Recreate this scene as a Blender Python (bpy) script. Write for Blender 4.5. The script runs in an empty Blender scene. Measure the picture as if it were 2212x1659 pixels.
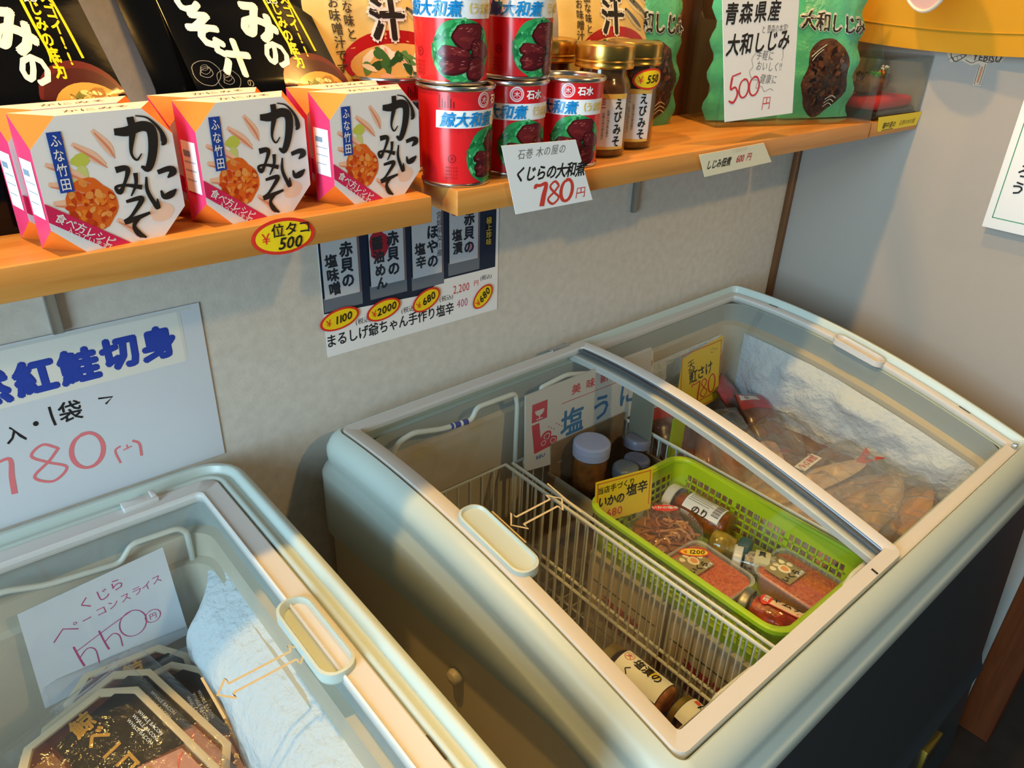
import bpy, math, random
import numpy as np
from mathutils import Matrix, Vector, Euler

S = bpy.context.scene
COL = S.collection
H = 1.43            # height of the lens above the floor; heights below are given relative to it
R = math.radians

# ------------------------------------------------------------------ camera
YAW, PIT, ROL, FPX = R(40.85), R(28.248), R(-2.134), 1638.8
cam_d = bpy.data.cameras.new('camera')
cam_d.sensor_fit = 'HORIZONTAL'; cam_d.sensor_width = 36.0
cam_d.lens = FPX / 2212.0 * 36.0
cam_d.clip_start = 0.02
cam = bpy.data.objects.new('camera', cam_d); COL.objects.link(cam)
fwd = Vector((math.sin(YAW)*math.cos(PIT), math.cos(YAW)*math.cos(PIT), -math.sin(PIT)))
rt0 = Vector((math.cos(YAW), -math.sin(YAW), 0)); dn0 = fwd.cross(rt0)
rt = rt0*math.cos(ROL) + dn0*math.sin(ROL); dn = -rt0*math.sin(ROL) + dn0*math.cos(ROL)
mw = Matrix.Identity(4)
for i in range(3):
    mw[i][0] = rt[i]; mw[i][1] = -dn[i]; mw[i][2] = -fwd[i]
mw[2][3] = H
cam.matrix_world = mw
S.camera = cam

# ------------------------------------------------------------------ world, lamps, exposure
S.view_settings.view_transform = 'Standard'
S.view_settings.look = 'None'
S.view_settings.exposure = 0.0
S.view_settings.gamma = 1.0
S.view_settings.use_curve_mapping = False
try:
    S.cycles.transparent_max_bounces = 24
    S.cycles.max_bounces = 8
except Exception:
    pass
W = bpy.data.worlds.new('shop_daylight'); S.world = W; W.use_nodes = True
W.node_tree.nodes['Background'].inputs[0].default_value = (0.60, 0.86, 1.0, 1)
W.node_tree.nodes['Background'].inputs[1].default_value = 0.09

def lamp(name, kind, loc, energy, color, size=0.04, target=None, sy=None, spot=None):
    l = bpy.data.lights.new(name, kind); l.energy = energy; l.color = color
    if kind == 'AREA':
        l.size = size
        if sy: l.shape = 'RECTANGLE'; l.size_y = sy
    else:
        l.shadow_soft_size = size
    if kind == 'SPOT':
        l.spot_size = R(spot); l.spot_blend = 0.6
    o = bpy.data.objects.new(name, l); COL.objects.link(o)
    o.location = (loc[0], loc[1], loc[2] + H)
    if target:
        d = Vector((target[0], target[1], target[2] + H)) - o.location
        o.rotation_euler = d.to_track_quat('-Z', 'Y').to_euler()
    return o
WARM = (1.0, 0.56, 0.14)
lamp('ceiling_lamp', 'POINT', (-0.02, 0.58, 1.0), 58, WARM, 0.03)
lamp('ceiling_lamp', 'POINT', (0.90, 0.56, 1.0), 36, WARM, 0.03)
lamp('ceiling_lamp', 'POINT', (1.10, -1.25, 1.0), 46, (1.0, 0.62, 0.22), 0.05)
lamp('window_daylight', 'AREA', (-1.9, -0.22, 0.15), 96, (0.60, 0.86, 1.0), 1.1, (0.4, 0.55, 0.15), 2.0)

# ------------------------------------------------------------------ materials
def lin(c):
    c = c / 255.0
    return c/12.92 if c <= 0.04045 else ((c+0.055)/1.055)**2.4
def rgb(c): return (lin(c[0]), lin(c[1]), lin(c[2]), 1)
MATS = {}
def mat(name, c, rough=0.5, metal=0.0, spec=0.5, bump=None, var=None, coat=0.0):
    if name in MATS: return MATS[name]
    m = bpy.data.materials.new(name); m.use_nodes = True
    nt = m.node_tree; b = nt.nodes['Principled BSDF']
    b.inputs['Base Color'].default_value = rgb(c)
    b.inputs['Roughness'].default_value = rough
    b.inputs['Metallic'].default_value = metal
    b.inputs['Specular IOR Level'].default_value = spec
    b.inputs['Coat Weight'].default_value = coat
    m.diffuse_color = rgb(c)
    if bump or var:
        tc = nt.nodes.new('ShaderNodeTexCoord')
    if bump:
        n = nt.nodes.new('ShaderNodeTexNoise'); n.inputs['Scale'].default_value = bump[0]; n.inputs['Detail'].default_value = 6
        bp = nt.nodes.new('ShaderNodeBump'); bp.inputs['Strength'].default_value = bump[1]; bp.inputs['Distance'].default_value = bump[2] if len(bump) > 2 else 0.002
        nt.links.new(tc.outputs['Object'], n.inputs['Vector']); nt.links.new(n.outputs['Fac'], bp.inputs['Height'])
        nt.links.new(bp.outputs['Normal'], b.inputs['Normal'])
    if var:                                   # var = (scale, second colour, lo, hi)
        n = nt.nodes.new('ShaderNodeTexNoise'); n.inputs['Scale'].default_value = var[0]; n.inputs['Detail'].default_value = 5
        r = nt.nodes.new('ShaderNodeValToRGB')
        r.color_ramp.elements[0].position = var[2]; r.color_ramp.elements[0].color = rgb(c)
        r.color_ramp.elements[1].position = var[3]; r.color_ramp.elements[1].color = rgb(var[1])
        nt.links.new(tc.outputs['Object'], n.inputs['Vector']); nt.links.new(n.outputs['Fac'], r.inputs['Fac'])
        nt.links.new(r.outputs['Color'], b.inputs['Base Color'])
    MATS[name] = m
    return m
def ink(c, rough=0.6):
    return mat('ink_%02x%02x%02x' % tuple(int(v) for v in c), c, rough)
def gloss(c):
    return mat('print_%02x%02x%02x' % tuple(int(v) for v in c), c, 0.22)
def wood(name, c1, c2, axis=0, scale=9.0, rough=0.42):
    m = bpy.data.materials.new(name); m.use_nodes = True; nt = m.node_tree; b = nt.nodes['Principled BSDF']
    tc = nt.nodes.new('ShaderNodeTexCoord'); mp = nt.nodes.new('ShaderNodeMapping')
    sc = [scale*4]*3; sc[axis] = scale*0.28; mp.inputs['Scale'].default_value = sc
    n = nt.nodes.new('ShaderNodeTexNoise'); n.inputs['Scale'].default_value = 1.6; n.inputs['Detail'].default_value = 8; n.inputs['Distortion'].default_value = 0.8
    r = nt.nodes.new('ShaderNodeValToRGB')
    r.color_ramp.elements[0].position = 0.34; r.color_ramp.elements[0].color = rgb(c1)
    r.color_ramp.elements[1].position = 0.68; r.color_ramp.elements[1].color = rgb(c2)
    nt.links.new(tc.outputs['Object'], mp.inputs['Vector']); nt.links.new(mp.outputs['Vector'], n.inputs['Vector'])
    nt.links.new(n.outputs['Fac'], r.inputs['Fac']); nt.links.new(r.outputs['Color'], b.inputs['Base Color'])
    b.inputs['Roughness'].default_value = rough
    return m
def clear(name, tint=(250, 252, 252), ior=1.35, gl=0.05, haze=0.0, hazec=(240, 245, 250), crinkle=0.0):
    """thin clear sheet: see-through with a fresnel sheen and an optional milky share"""
    m = bpy.data.materials.new(name); m.use_nodes = True; nt = m.node_tree
    for n in list(nt.nodes):
        if n.type == 'BSDF_PRINCIPLED': nt.nodes.remove(n)
    out = [n for n in nt.nodes if n.type == 'OUTPUT_MATERIAL'][0]
    t = nt.nodes.new('ShaderNodeBsdfTransparent'); t.inputs[0].default_value = rgb(tint)
    g = nt.nodes.new('ShaderNodeBsdfGlossy'); g.inputs['Roughness'].default_value = gl
    f = nt.nodes.new('ShaderNodeFresnel')
    ge = nt.nodes.new('ShaderNodeNewGeometry'); mr = nt.nodes.new('ShaderNodeMapRange')   # same sheen from both faces of the thin sheet
    mr.inputs[3].default_value = ior; mr.inputs[4].default_value = 1.0/ior
    nt.links.new(ge.outputs['Backfacing'], mr.inputs[0]); nt.links.new(mr.outputs[0], f.inputs[0])
    mx = nt.nodes.new('ShaderNodeMixShader')
    if crinkle:
        tc = nt.nodes.new('ShaderNodeTexCoord'); n = nt.nodes.new('ShaderNodeTexNoise'); n.inputs['Scale'].default_value = 55; n.inputs['Detail'].default_value = 3; n.inputs['Distortion'].default_value = 1.5
        bp = nt.nodes.new('ShaderNodeBump'); bp.inputs['Strength'].default_value = crinkle; bp.inputs['Distance'].default_value = 0.006
        nt.links.new(tc.outputs['Object'], n.inputs['Vector']); nt.links.new(n.outputs['Fac'], bp.inputs['Height']); nt.links.new(bp.outputs['Normal'], g.inputs['Normal'])
    nt.links.new(f.outputs[0], mx.inputs[0]); nt.links.new(t.outputs[0], mx.inputs[1]); nt.links.new(g.outputs[0], mx.inputs[2])
    last = mx
    if haze:
        d = nt.nodes.new('ShaderNodeBsdfDiffuse'); d.inputs[0].default_value = rgb(hazec)
        m2 = nt.nodes.new('ShaderNodeMixShader'); m2.inputs[0].default_value = haze
        nt.links.new(mx.outputs[0], m2.inputs[1]); nt.links.new(d.outputs[0], m2.inputs[2]); last = m2
    nt.links.new(last.outputs[0], out.inputs[0])
    return m

BLACK, WHITE, RED = ink((20, 19, 20)), ink((238, 238, 236)), ink((214, 44, 52))
YELLOW = ink((250, 214, 18)); OVRED = ink((225, 48, 30))
PAPER = mat('white_paper', (240, 240, 240), 0.7)
PLASTIC = mat('freezer_pale_aqua_plastic', (190, 206, 202), 0.38)
FRAME = mat('lid_frame_plastic', (208, 208, 206), 0.40)
GASK = mat('grey_seal', (168, 176, 176), 0.5)
LINER = mat('freezer_liner', (206, 194, 174), 0.45)
STEEL = mat('brushed_steel', (190, 194, 198), 0.25, 1.0)
GLASS = clear('lid_glass', (250, 253, 253), 1.27, 0.03)
ACRYL = clear('clear_acrylic', (246, 248, 246), 1.4, 0.03)
FILM = clear('clear_film', (250, 250, 250), 1.45, 0.10, 0.04, crinkle=0.9)
TUB = clear('milky_tub', (246, 246, 242), 1.4, 0.06, 0.24)
THINFILM = clear('thin_clear_film', (252, 252, 252), 1.3, 0.08, 0.015, crinkle=0.5)
PACK = clear('clear_pack', (250, 250, 248), 1.4, 0.06, 0.03)
WIRE = mat('white_coated_wire', (226, 226, 216), 0.35)
GOLD = mat('gold_lid', (214, 172, 88), 0.28, 1.0)
TIN = mat('tin_rim', (205, 205, 205), 0.24, 1.0)

# ------------------------------------------------------------------ glyphs
GL = {}
def glyph(ch, bold=0.0):
    k = (ch, round(bold, 3))
    if k not in GL:
        c = bpy.data.curves.new('glyph', 'FONT'); c.body = ch; c.size = 1; c.offset = bold; c.resolution_u = 2
        o = bpy.data.objects.new('glyph', c); COL.objects.link(o)
        dg = bpy.context.evaluated_depsgraph_get(); dg.update()
        me = bpy.data.meshes.new_from_object(o.evaluated_get(dg))
        V = [(v.co.x, v.co.y) for v in me.vertices]; F = [tuple(p.vertices) for p in me.polygons]
        bpy.data.objects.remove(o); bpy.data.curves.remove(c); bpy.data.meshes.remove(me)
        full = ord(ch) > 0x2000
        if full: adv = 1.0
        else: adv = (max([v[0] for v in V]) + 0.06) if V else 0.3
        GL[k] = (V, F, adv)
    return GL[k]

def smooth_pts(P, n=5):
    P = [np.array(p, float) for p in P]
    if len(P) < 3: return P
    Q = [2*P[0]-P[1]] + P + [2*P[-1]-P[-2]]; out = []
    for i in range(1, len(Q)-2):
        for k in range(n):
            t = k/n; a, b, c, d = Q[i-1], Q[i], Q[i+1], Q[i+2]
            out.append(0.5*((2*b) + (c-a)*t + (2*a-5*b+4*c-d)*t*t + (3*b-a-3*c+d)*t**3))
    out.append(P[-1]); return out

# ------------------------------------------------------------------ mesh builder
SKEW = {}
class MB:
    def __init__(s):
        s.V, s.F, s.I, s.mats, s.xf = [], [], [], [], None
    def mi(s, m):
        if m not in s.mats: s.mats.append(m)
        return s.mats.index(m)
    def add(s, V, F, m):
        b = len(s.V)
        for v in V:
            v = Vector(v)
            s.V.append(tuple(s.xf @ v) if s.xf is not None else tuple(v))
        k = s.mi(m)
        for f in F:
            s.F.append(tuple(b+i for i in f)); s.I.append(k)
    def loft(s, loops, m, cap0=False, cap1=False, ring=True, closed=False):
        n = len(loops[0]); V = [p for L in loops for p in L]; F = []
        K = len(loops)
        for a in range(K if closed else K-1):
            a2 = (a+1) % K
            for i in range(n if ring else n-1):
                j = (i+1) % n
                F.append((a*n+i, a*n+j, a2*n+j, a2*n+i))
        if cap0: F.append(tuple(reversed(range(n))))
        if cap1: F.append(tuple((K-1)*n+i for i in range(n)))
        s.add(V, F, m)
    def box(s, x0, y0, z0, x1, y1, z1, m, b=0.0, r=0.0, n=4):
        """rounded box: r = corner radius in plan, b = edge bevel"""
        if b == 0 and r == 0:
            V = [(x, y, z) for z in (z0, z1) for (x, y) in ((x0, y0), (x1, y0), (x1, y1), (x0, y1))]
            s.add(V, [(3, 2, 1, 0), (4, 5, 6, 7), (0, 1, 5, 4), (1, 2, 6, 5), (2, 3, 7, 6), (3, 0, 4, 7)], m); return
        r = max(r, b*1.01, 1e-4)
        def lp(ins, z): return [(x, y, z) for x, y in rrect(x0+ins, y0+ins, x1-ins, y1-ins, max(r-ins, 1e-4), n)]
        L = []
        if b: L += [lp(b, z0), lp(b*0.3, z0+b*0.3), lp(0, z0+b), lp(0, z1-b), lp(b*0.3, z1-b*0.3), lp(b, z1)]
        else: L += [lp(0, z0), lp(0, z1)]
        s.loft(L, m, True, True)
    def lathe(s, prof, m, c=(0, 0, 0), n=32, cap0=False, cap1=False):
        L = [[(c[0]+r*math.cos(2*math.pi*i/n), c[1]+r*math.sin(2*math.pi*i/n), c[2]+z) for i in range(n)] for r, z in prof]
        s.loft(L, m, cap0, cap1)
    def tube(s, P, r, m, n=8, closed=False, caps=True):
        P = [Vector(p) for p in P]; N = len(P); L = []; up = None
        for i in range(N):
            if closed: t = (P[(i+1) % N]-P[i-1])
            else: t = P[min(i+1, N-1)]-P[max(i-1, 0)]
            t.normalize()
            if up is None:
                up = Vector((0, 0, 1)) if abs(t.z) < 0.9 else Vector((1, 0, 0))
            a = t.cross(up); a.normalize(); b = a.cross(t); up = b.copy()
            rr = r[i] if isinstance(r, (list, tuple)) else r
            L.append([tuple(P[i] + a*rr*math.cos(2*math.pi*k/n) + b*rr*math.sin(2*math.pi*k/n)) for k in range(n)])
        s.loft(L, m, caps and not closed, caps and not closed, True, closed)
    def grid(s, fn, nu, nv, m):
        V = [fn(i/nu, j/nv) for j in range(nv+1) for i in range(nu+1)]
        F = [(j*(nu+1)+i, j*(nu+1)+i+1, (j+1)*(nu+1)+i+1, (j+1)*(nu+1)+i) for j in range(nv) for i in range(nu)]
        s.add(V, F, m)
    def sheet(s, fn, nu, nv, m, t=0.001):
        """closed thin sheet: fn(u,v,h)"""
        a = len(s.V)
        s.grid(lambda u, v: fn(u, v, t), nu, nv, m)
        V = [fn(i/nu, j/nv, 0) for j in range(nv+1) for i in range(nu+1)]
        F = [(j*(nu+1)+i, (j+1)*(nu+1)+i, (j+1)*(nu+1)+i+1, j*(nu+1)+i+1) for j in range(nv) for i in range(nu)]
        s.add(V, F, m); b = a+(nu+1)*(nv+1)
        ed = [i for i in range(nu+1)] + [j*(nu+1)+nu for j in range(1, nv+1)] + [nv*(nu+1)+i for i in range(nu-1, -1, -1)] + [j*(nu+1) for j in range(nv-1, 0, -1)]
        k = s.mi(m)
        for i in range(len(ed)):
            p, q = ed[i], ed[(i+1) % len(ed)]
            s.F.append((a+q, a+p, b+p, b+q)); s.I.append(k)
    # ---- flat ink: everything below works in (u, v) through fm(u, v, h)
    fm = staticmethod(lambda u, v, h: (u, v, h))
    def irect(s, u0, v0, u1, v1, m, h=0.0003, nu=1, nv=1, rot=0, sh=0):
        cu, cv = (u0+u1)/2, (v0+v1)/2; c, sn = math.cos(rot), math.sin(rot)
        def f(a, b):
            x, y = (u0+(u1-u0)*a)-cu, (v0+(v1-v0)*b)-cv
            x += sh*y
            return s.fm(cu+x*c-y*sn, cv+x*sn+y*c, h)
        s.grid(f, nu, nv, m)
    def iell(s, cu, cv, ru, rv, m, h=0.0003, n=28, rings=1, rot=0, irr=0, seed=0, inner=0.0, a0=0, a1=360):
        rnd = random.Random(seed); c, sn = math.cos(rot), math.sin(rot)
        full = abs(a1-a0) >= 360
        ph = [rnd.uniform(0, 6.28) for _ in range(4)]
        def rad(a): return 1 + irr*(math.sin(3*a+ph[0])*.5 + math.sin(5*a+ph[1])*.3 + math.sin(8*a+ph[2])*.2)
        cnt = n if full else n+1
        L = []
        for k in range(rings+1):
            t = inner + (1-inner)*k/rings
            if t < 1e-4: t = 1e-4
            Lp = []
            for i in range(cnt):
                a = R(a0) + R(a1-a0)*i/n
                x, y = ru*t*rad(a)*math.cos(a), rv*t*rad(a)*math.sin(a)
                Lp.append(s.fm(cu+x*c-y*sn, cv+x*sn+y*c, h))
            L.append(Lp)
        s.loft(L, m, False, False, full)
    def ipoly(s, P, m, h=0.0003):
        s.add([s.fm(u, v, h) for u, v in P], [tuple(range(len(P)))], m)
    def stroke(s, P, w, m, h=0.0006, sm=True, n=5):
        """brush stroke: w = width or list of widths along the points"""
        if not isinstance(w, (list, tuple)): w = [w]*len(P)
        Q = [(p[0], p[1], w[i]) for i, p in enumerate(P)]
        Q = smooth_pts(Q, n) if sm else [np.array(q, float) for q in Q]
        A, B = [], []
        for i in range(len(Q)):
            d = Q[min(i+1, len(Q)-1)][:2]-Q[max(i-1, 0)][:2]; l = math.hypot(*d) or 1
            nx, ny = -d[1]/l*abs(Q[i][2])/2, d[0]/l*abs(Q[i][2])/2
            hh = h+.0004*i/len(Q); A.append(s.fm(Q[i][0]+nx, Q[i][1]+ny, hh)); B.append(s.fm(Q[i][0]-nx, Q[i][1]-ny, hh))
        N = len(A)
        s.add(A+B, [(i, N+i, N+i+1, i+1) for i in range(N-1)], m)
    def text(s, st, cu, cv, size, m, h=0.0006, bold=0.0, rot=0, vert=False, sx=1.0, shear=0.0, gap=1.0, jit=0, seed=1):
        if bold > 0.006:                      # heavy lettering: the same glyphs laid over each other
            d = bold*size*1.15; n = 8 if bold > .024 else 5
            for k in range(n):
                s.text(st, cu+d*math.cos(k*6.2832/n), cv+d*math.sin(k*6.2832/n), size, m, h+.00009*k, 0, rot, vert, sx, shear, gap, jit, seed)
            if bold > .045:
                for k in range(4): s.text(st, cu+d*.5*math.cos(k*1.57), cv+d*.5*math.sin(k*1.57), size, m, h+.00009*(8+k), 0, rot, vert, sx, shear, gap, jit, seed)
            return
        bold = 0.0
        rnd = random.Random(seed); c, sn = math.cos(rot), math.sin(rot)
        gs = [glyph(ch, bold) for ch in st]
        adv = [1.0 if vert else g[2] for g in gs]; tot = sum(adv)*gap
        pen = -tot/2
        for g, a in zip(gs, adv):
            V = []
            jr = rnd.uniform(-jit, jit); jx, jy = rnd.uniform(-jit, jit)*.3, rnd.uniform(-jit, jit)*.3
            for (x, y) in g[0]:
                x2 = x - g[2]/2; y2 = y - (0.38 if g[2] == 1.0 else 0.35)
                x2 += shear*y2
                x2, y2 = x2*math.cos(jr)-y2*math.sin(jr)+jx, x2*math.sin(jr)+y2*math.cos(jr)+jy
                if vert: X, Y = x2*sx, -(pen+a*gap/2)+y2
                else: X, Y = (pen+a*gap/2+x2)*sx, y2
                X *= size; Y *= size
                V.append(s.fm(cu+X*c-Y*sn, cv+X*sn+Y*c, h))
            if V: s.add(V, g[1], m)
            pen += a*gap
    def oval_tag(s, cu, cv, ru, rv, st, size, h=0.0003, rot=0, rings=1, yen=True, two=None):
        s.iell(cu, cv, ru, rv, OVRED, h, 32, rings, rot)
        s.iell(cu, cv, ru*.88, rv*.82, YELLOW, h+.0003, 32, rings, rot)
        c, sn = math.cos(rot), math.sin(rot)
        if yen: s.text('¥', cu-ru*.55*c, cv-ru*.55*sn, size*.9, OVRED, h+.0006, 0, rot)
        if two:
            s.text(two, cu+.25*ru*c-.38*rv*sn*-1*0, cv+rv*.36, size*.85, BLACK, h+.0006, 0.01, rot)
            s.text(st, cu+.2*ru, cv-rv*.38, size, BLACK, h+.0006, 0.015, rot, shear=.25)
        else:
            s.text(st, cu+.18*ru*c, cv+.18*ru*sn, size, BLACK, h+.0006, 0.015, rot, shear=.25)
    def build(s, name, parent=None, loc=None, rotz=0.0, origin=None, smooth=35, rot=None):
        """local mesh -> ONE object; origin: subtract this (absolute coordinates -> local)"""
        V = s.V
        if origin is not None: V = [(v[0]-origin[0], v[1]-origin[1], v[2]-origin[2]) for v in V]
        if origin is not None and origin in SKEW: V = [(v[0]-SKEW[origin]*v[1], v[1], v[2]) for v in V]   # a cabinet that stands a little out of square
        me = bpy.data.meshes.new(name); me.from_pydata(V, [], s.F)
        for m in s.mats: me.materials.append(m)
        me.polygons.foreach_set('material_index', s.I)
        me.polygons.foreach_set('use_smooth', [True]*len(s.F))
        me.validate(); me.update()
        me.set_sharp_from_angle(angle=R(smooth))
        o = bpy.data.objects.new(name, me); COL.objects.link(o)
        if parent is not None: o.parent = parent
        if loc is not None:
            o.location = (loc[0], loc[1], loc[2] + (H if parent is None else 0))
        elif origin is not None and parent is None:
            o.location = (origin[0], origin[1], origin[2]+H)
        if rot is not None: o.rotation_euler = rot
        elif rotz: o.rotation_euler = (0, 0, rotz)
        return o

def rrect(x0, y0, x1, y1, r, n=4, sx=1, sy=1):
    """rounded rectangle, counter-clockwise from the lower left, sides split sx / sy times"""
    P = []
    r = min(r, (x1-x0)/2-1e-5, (y1-y0)/2-1e-5)
    cs = [(x0+r, y0+r, 180), (x1-r, y0+r, 270), (x1-r, y1-r, 0), (x0+r, y1-r, 90)]
    for k, (cx, cy, a0) in enumerate(cs):
        for i in range(n+1):
            a = R(a0+90*i/n); P.append((cx+r*math.cos(a), cy+r*math.sin(a)))
        nx = cs[(k+1) % 4]; e = P[-1]; a = R(nx[2]); f = (nx[0]+r*math.cos(a), nx[1]+r*math.sin(a))
        q = sx if k in (0, 2) else sy
        for i in range(1, q): P.append((e[0]+(f[0]-e[0])*i/q, e[1]+(f[1]-e[1])*i/q))
    return P

def tag(o, label=None, cat=None, group=None, kind=None):
    if label: o['label'] = label
    if cat: o['category'] = cat
    if group: o['group'] = group
    if kind: o['kind'] = kind
    return o
def thing(name, loc, label, cat, group=None, rotz=0.0, rot=None):
    o = bpy.data.objects.new(name, None); COL.objects.link(o)
    o.empty_display_size = 0.02
    o.location = (loc[0], loc[1], loc[2]+H)
    o.rotation_euler = rot if rot is not None else (0, 0, rotz)
    return tag(o, label, cat, group)
def dup(o, loc=None, label=None, rotz=None, group=None):
    def cp(a, par):
        c = a.copy(); COL.objects.link(c)
        if par is not None: c.parent = par
        for ch in list(a.children): cp(ch, c)
        return c
    c = cp(o, None)
    if loc is not None: c.location = (loc[0], loc[1], loc[2]+H)
    if rotz is not None: c.rotation_euler = (0, 0, rotz)
    if label: c['label'] = label
    if group: c['group'] = group
    return c
def plane_map(o, U, V, N=None):
    o, U, V = Vector(o), Vector(U).normalized(), Vector(V).normalized()
    N = Vector(N).normalized() if N is not None else U.cross(V)
    return lambda u, v, h=0: tuple(o + U*u + V*v + N*h)
def wall_map(y): return lambda u, v, h=0: (u, y-h, v)        # faces the room from the back wall
def cyl_map(rf, z0=0.0):                                      # label u (arc, +right), v height, front = -y
    def f(u, v, h=0):
        r = (rf(v) if callable(rf) else rf)
        a = u/r
        return ((r+h)*math.sin(a), -(r+h)*math.cos(a), z0+v)
    return f
def structure(o): o['kind'] = 'structure'; return o
# ------------------------------------------------------------------ the room
YW, XW = 0.87, 1.523                      # back wall plane, right wall plane
WALL = mat('wallpaper', (212, 206, 196), 0.75, bump=(260, 0.35, 0.0006), var=(70, (200, 194, 184), 0.35, 0.7))
WALLR = mat('wallpaper_dimmed', (164, 157, 150), 0.75, bump=(300, 0.25, 0.0006))  # same wallpaper as the back wall, its dimmer light put into the colour
b = MB(); b.box(-1.6, YW, -H, XW+0.1, YW+0.1, 1.2, WALL); structure(b.build('wall_back', origin=(0, YW, -H)))
b = MB(); b.box(XW, 0.205, -H, XW+0.1, YW-0.001, 1.2, WALLR); structure(b.build('wall_right', origin=(XW, 0.5, -H)))
FLOOR = mat('dark_floor', (46, 38, 32), 0.5, var=(14, (34, 28, 24), 0.3, 0.7))
b = MB(); b.box(-1.6, -2.4, -H-0.05, 2.6, YW+0.1, -H, FLOOR); structure(b.build('floor', origin=(0, 0, -H)))
CORN = wood('corner_wood', (96, 62, 34), (124, 82, 46), 2)
b = MB(); b.box(XW-0.012, YW-0.014, -1.0, XW+0.0, YW, 1.2, CORN, 0.002); structure(b.build('trim_1', origin=(XW, YW, 0)))
POST = wood('post_wood', (92, 44, 20), (112, 56, 26), 2)
b = MB(); b.box(XW-0.006, 0.140, -H, XW+0.05, 0.2045, 1.2, POST, 0.003); structure(b.build('trim_2', origin=(XW, 0.17, -H)))
# small dark nail hole in the right wall is part of its surface: left to the wallpaper bump

# slotted rails of the shelf
RAIL = mat('rail_aluminium', (150, 152, 150), 0.35, 0.9)
DARK = mat('dark_slot', (24, 22, 20), 0.7)
def rail(x, z0, label):
    t = thing('shelf_rail', (x, YW, z0), label, 'shelf rail', 'slotted wall rails')
    b = MB(); b.box(-0.0055, -0.008, 0, 0.0055, 0, 0.62, RAIL, 0.001); b.build('rail', t)
    for k, zz in enumerate((0.055, 0.105)):
        b = MB(); b.box(-0.002, -0.0084, zz, 0.002, -0.0079, zz+0.022, DARK); b.build('slot', t)
rail(0.110, -0.3495, 'slim metal slotted rail above the white sign with blue characters')
rail(1.016, -0.358, 'short metal slotted rail under the shelf right of the jar poster')

# ------------------------------------------------------------------ shelf boards
SHW = wood('shelf_wood', (192, 126, 54), (208, 148, 74), 0)
def board(x0, x1, y0, y1, z0, z1, label, notch=None):
    b = MB(); b.box(x0, y0, z0, x1, y1, z1, SHW, 0.0012)
    o = b.build('wooden_shelf', origin=((x0+x1)/2, YW, z0))
    tag(o, label, 'shelf', 'boards of the wall shelf'); return o
board(-0.62, 0.432, 0.634, 0.868, -0.225, -0.198, 'left wooden shelf board carrying the white octagonal crab boxes')
board(0.466, 1.336, 0.637, 0.868, -0.225, -0.198, 'long wooden shelf board carrying red cans and clear pouch holder')
board(1.346, 1.5205, 0.640, 0.868, -0.225, -0.200, 'short wooden shelf board at the wall corner under red cushion')

# ------------------------------------------------------------------ right freezer with two sliding lids
_p = np.polyfit([.868, .8, .7, .6, .5, .4, .3, .26, .222], [-.562, -.556, -.563, -.578, -.598, -.622, -.650, -.663, -.679], 3)
def zt2(y): return float(np.polyval(_p, min(max(y, .2), .868)))
def sstep(a, b_, x):
    t = min(max((x-a)/(b_-a), 0), 1); return t*t*(3-2*t)
FX0, FX1, FY0, FY1 = .386, 1.402, .214, .860
def loop2(ins, dz=None, zabs=None, r=.05, zfun=None, back=.6):
    P = rrect(FX0+ins, FY0+ins, FX1-ins, FY1-ins*back, max(r-ins, .006), 5, 4, 22)
    return [(x, y, (zabs if zabs is not None else zfun(y) if zfun else zt2(y)+dz)) for x, y in P]
def zb2(y): return -.764 + .046*sstep(.214, .40, y)
fz = thing('chest_freezer', ((FX0+FX1)/2, .55, -H), 'pale aqua chest freezer with curved sliding glass lids and green basket inside', 'freezer', None, R(1.0))
FO = ((FX0+FX1)/2, .55, -H); SKEW[FO] = .060
b = MB()
b.loft([loop2(.02, zfun=lambda y: zb2(y)+.012), loop2(.008, zfun=lambda y: zb2(y)), loop2(.0, zfun=lambda y: zb2(y)+.008),
        loop2(.0, -.058), loop2(.002, -.054), loop2(.0115, -.046), loop2(.0125, -.040), loop2(.0105, -.027), loop2(.0115, -.019), loop2(.018, -.009), loop2(.028, -.002), loop2(.036, 0), loop2(.0385, -.003),
        loop2(.041, -.014), loop2(.043, -.0245), loop2(.066, -.0245)], PLASTIC)
b.build('top_rim', fz, origin=FO, smooth=50)
SIDE = mat('freezer_side_panel', (206, 196, 168), 0.45)
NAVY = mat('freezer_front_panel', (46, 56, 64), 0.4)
b = MB()
def shell(b, x0, y0, x1, y1, z0, z1, m, t=.012):
    lp = lambda i, z: [(x, y, z) for x, y in rrect(x0+i, y0+i, x1-i, y1-i, .006, 3)]
    b.loft([lp(0, z0), lp(0, z1), lp(t, z1), lp(t, z0+t)], m, True, True)
shell(b, .408, .245, 1.382, .852, -H+.09, -.700, SIDE)
b.box(.44, .28, -H, 1.36, .83, -H+.09, DARK)
b.build('cabinet', fz, origin=FO)
b = MB()
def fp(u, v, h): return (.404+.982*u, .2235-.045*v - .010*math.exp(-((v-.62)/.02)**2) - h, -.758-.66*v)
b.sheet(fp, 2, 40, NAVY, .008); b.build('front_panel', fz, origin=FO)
b = MB(); b.box(1.165, .1740, -1.290, 1.232, .1860, -1.228, mat('badge_brass', (190, 160, 70), .3, .9), .001)
b.box(1.172, .1730, -1.283, 1.225, .1739, -1.243, DARK); b.build('badge', fz, origin=FO)
b = MB(); b.xf = Matrix.Translation((.408, .565, -.80)) @ Matrix.Rotation(R(-90), 4, 'Y')
b.lathe([(.011, 0), (.0115, .006), (.009, .011), (.004, .013), (.0005, .0135)], SIDE, n=20); b.xf = None
b.build('screw_cap', fz, origin=FO)
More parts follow.
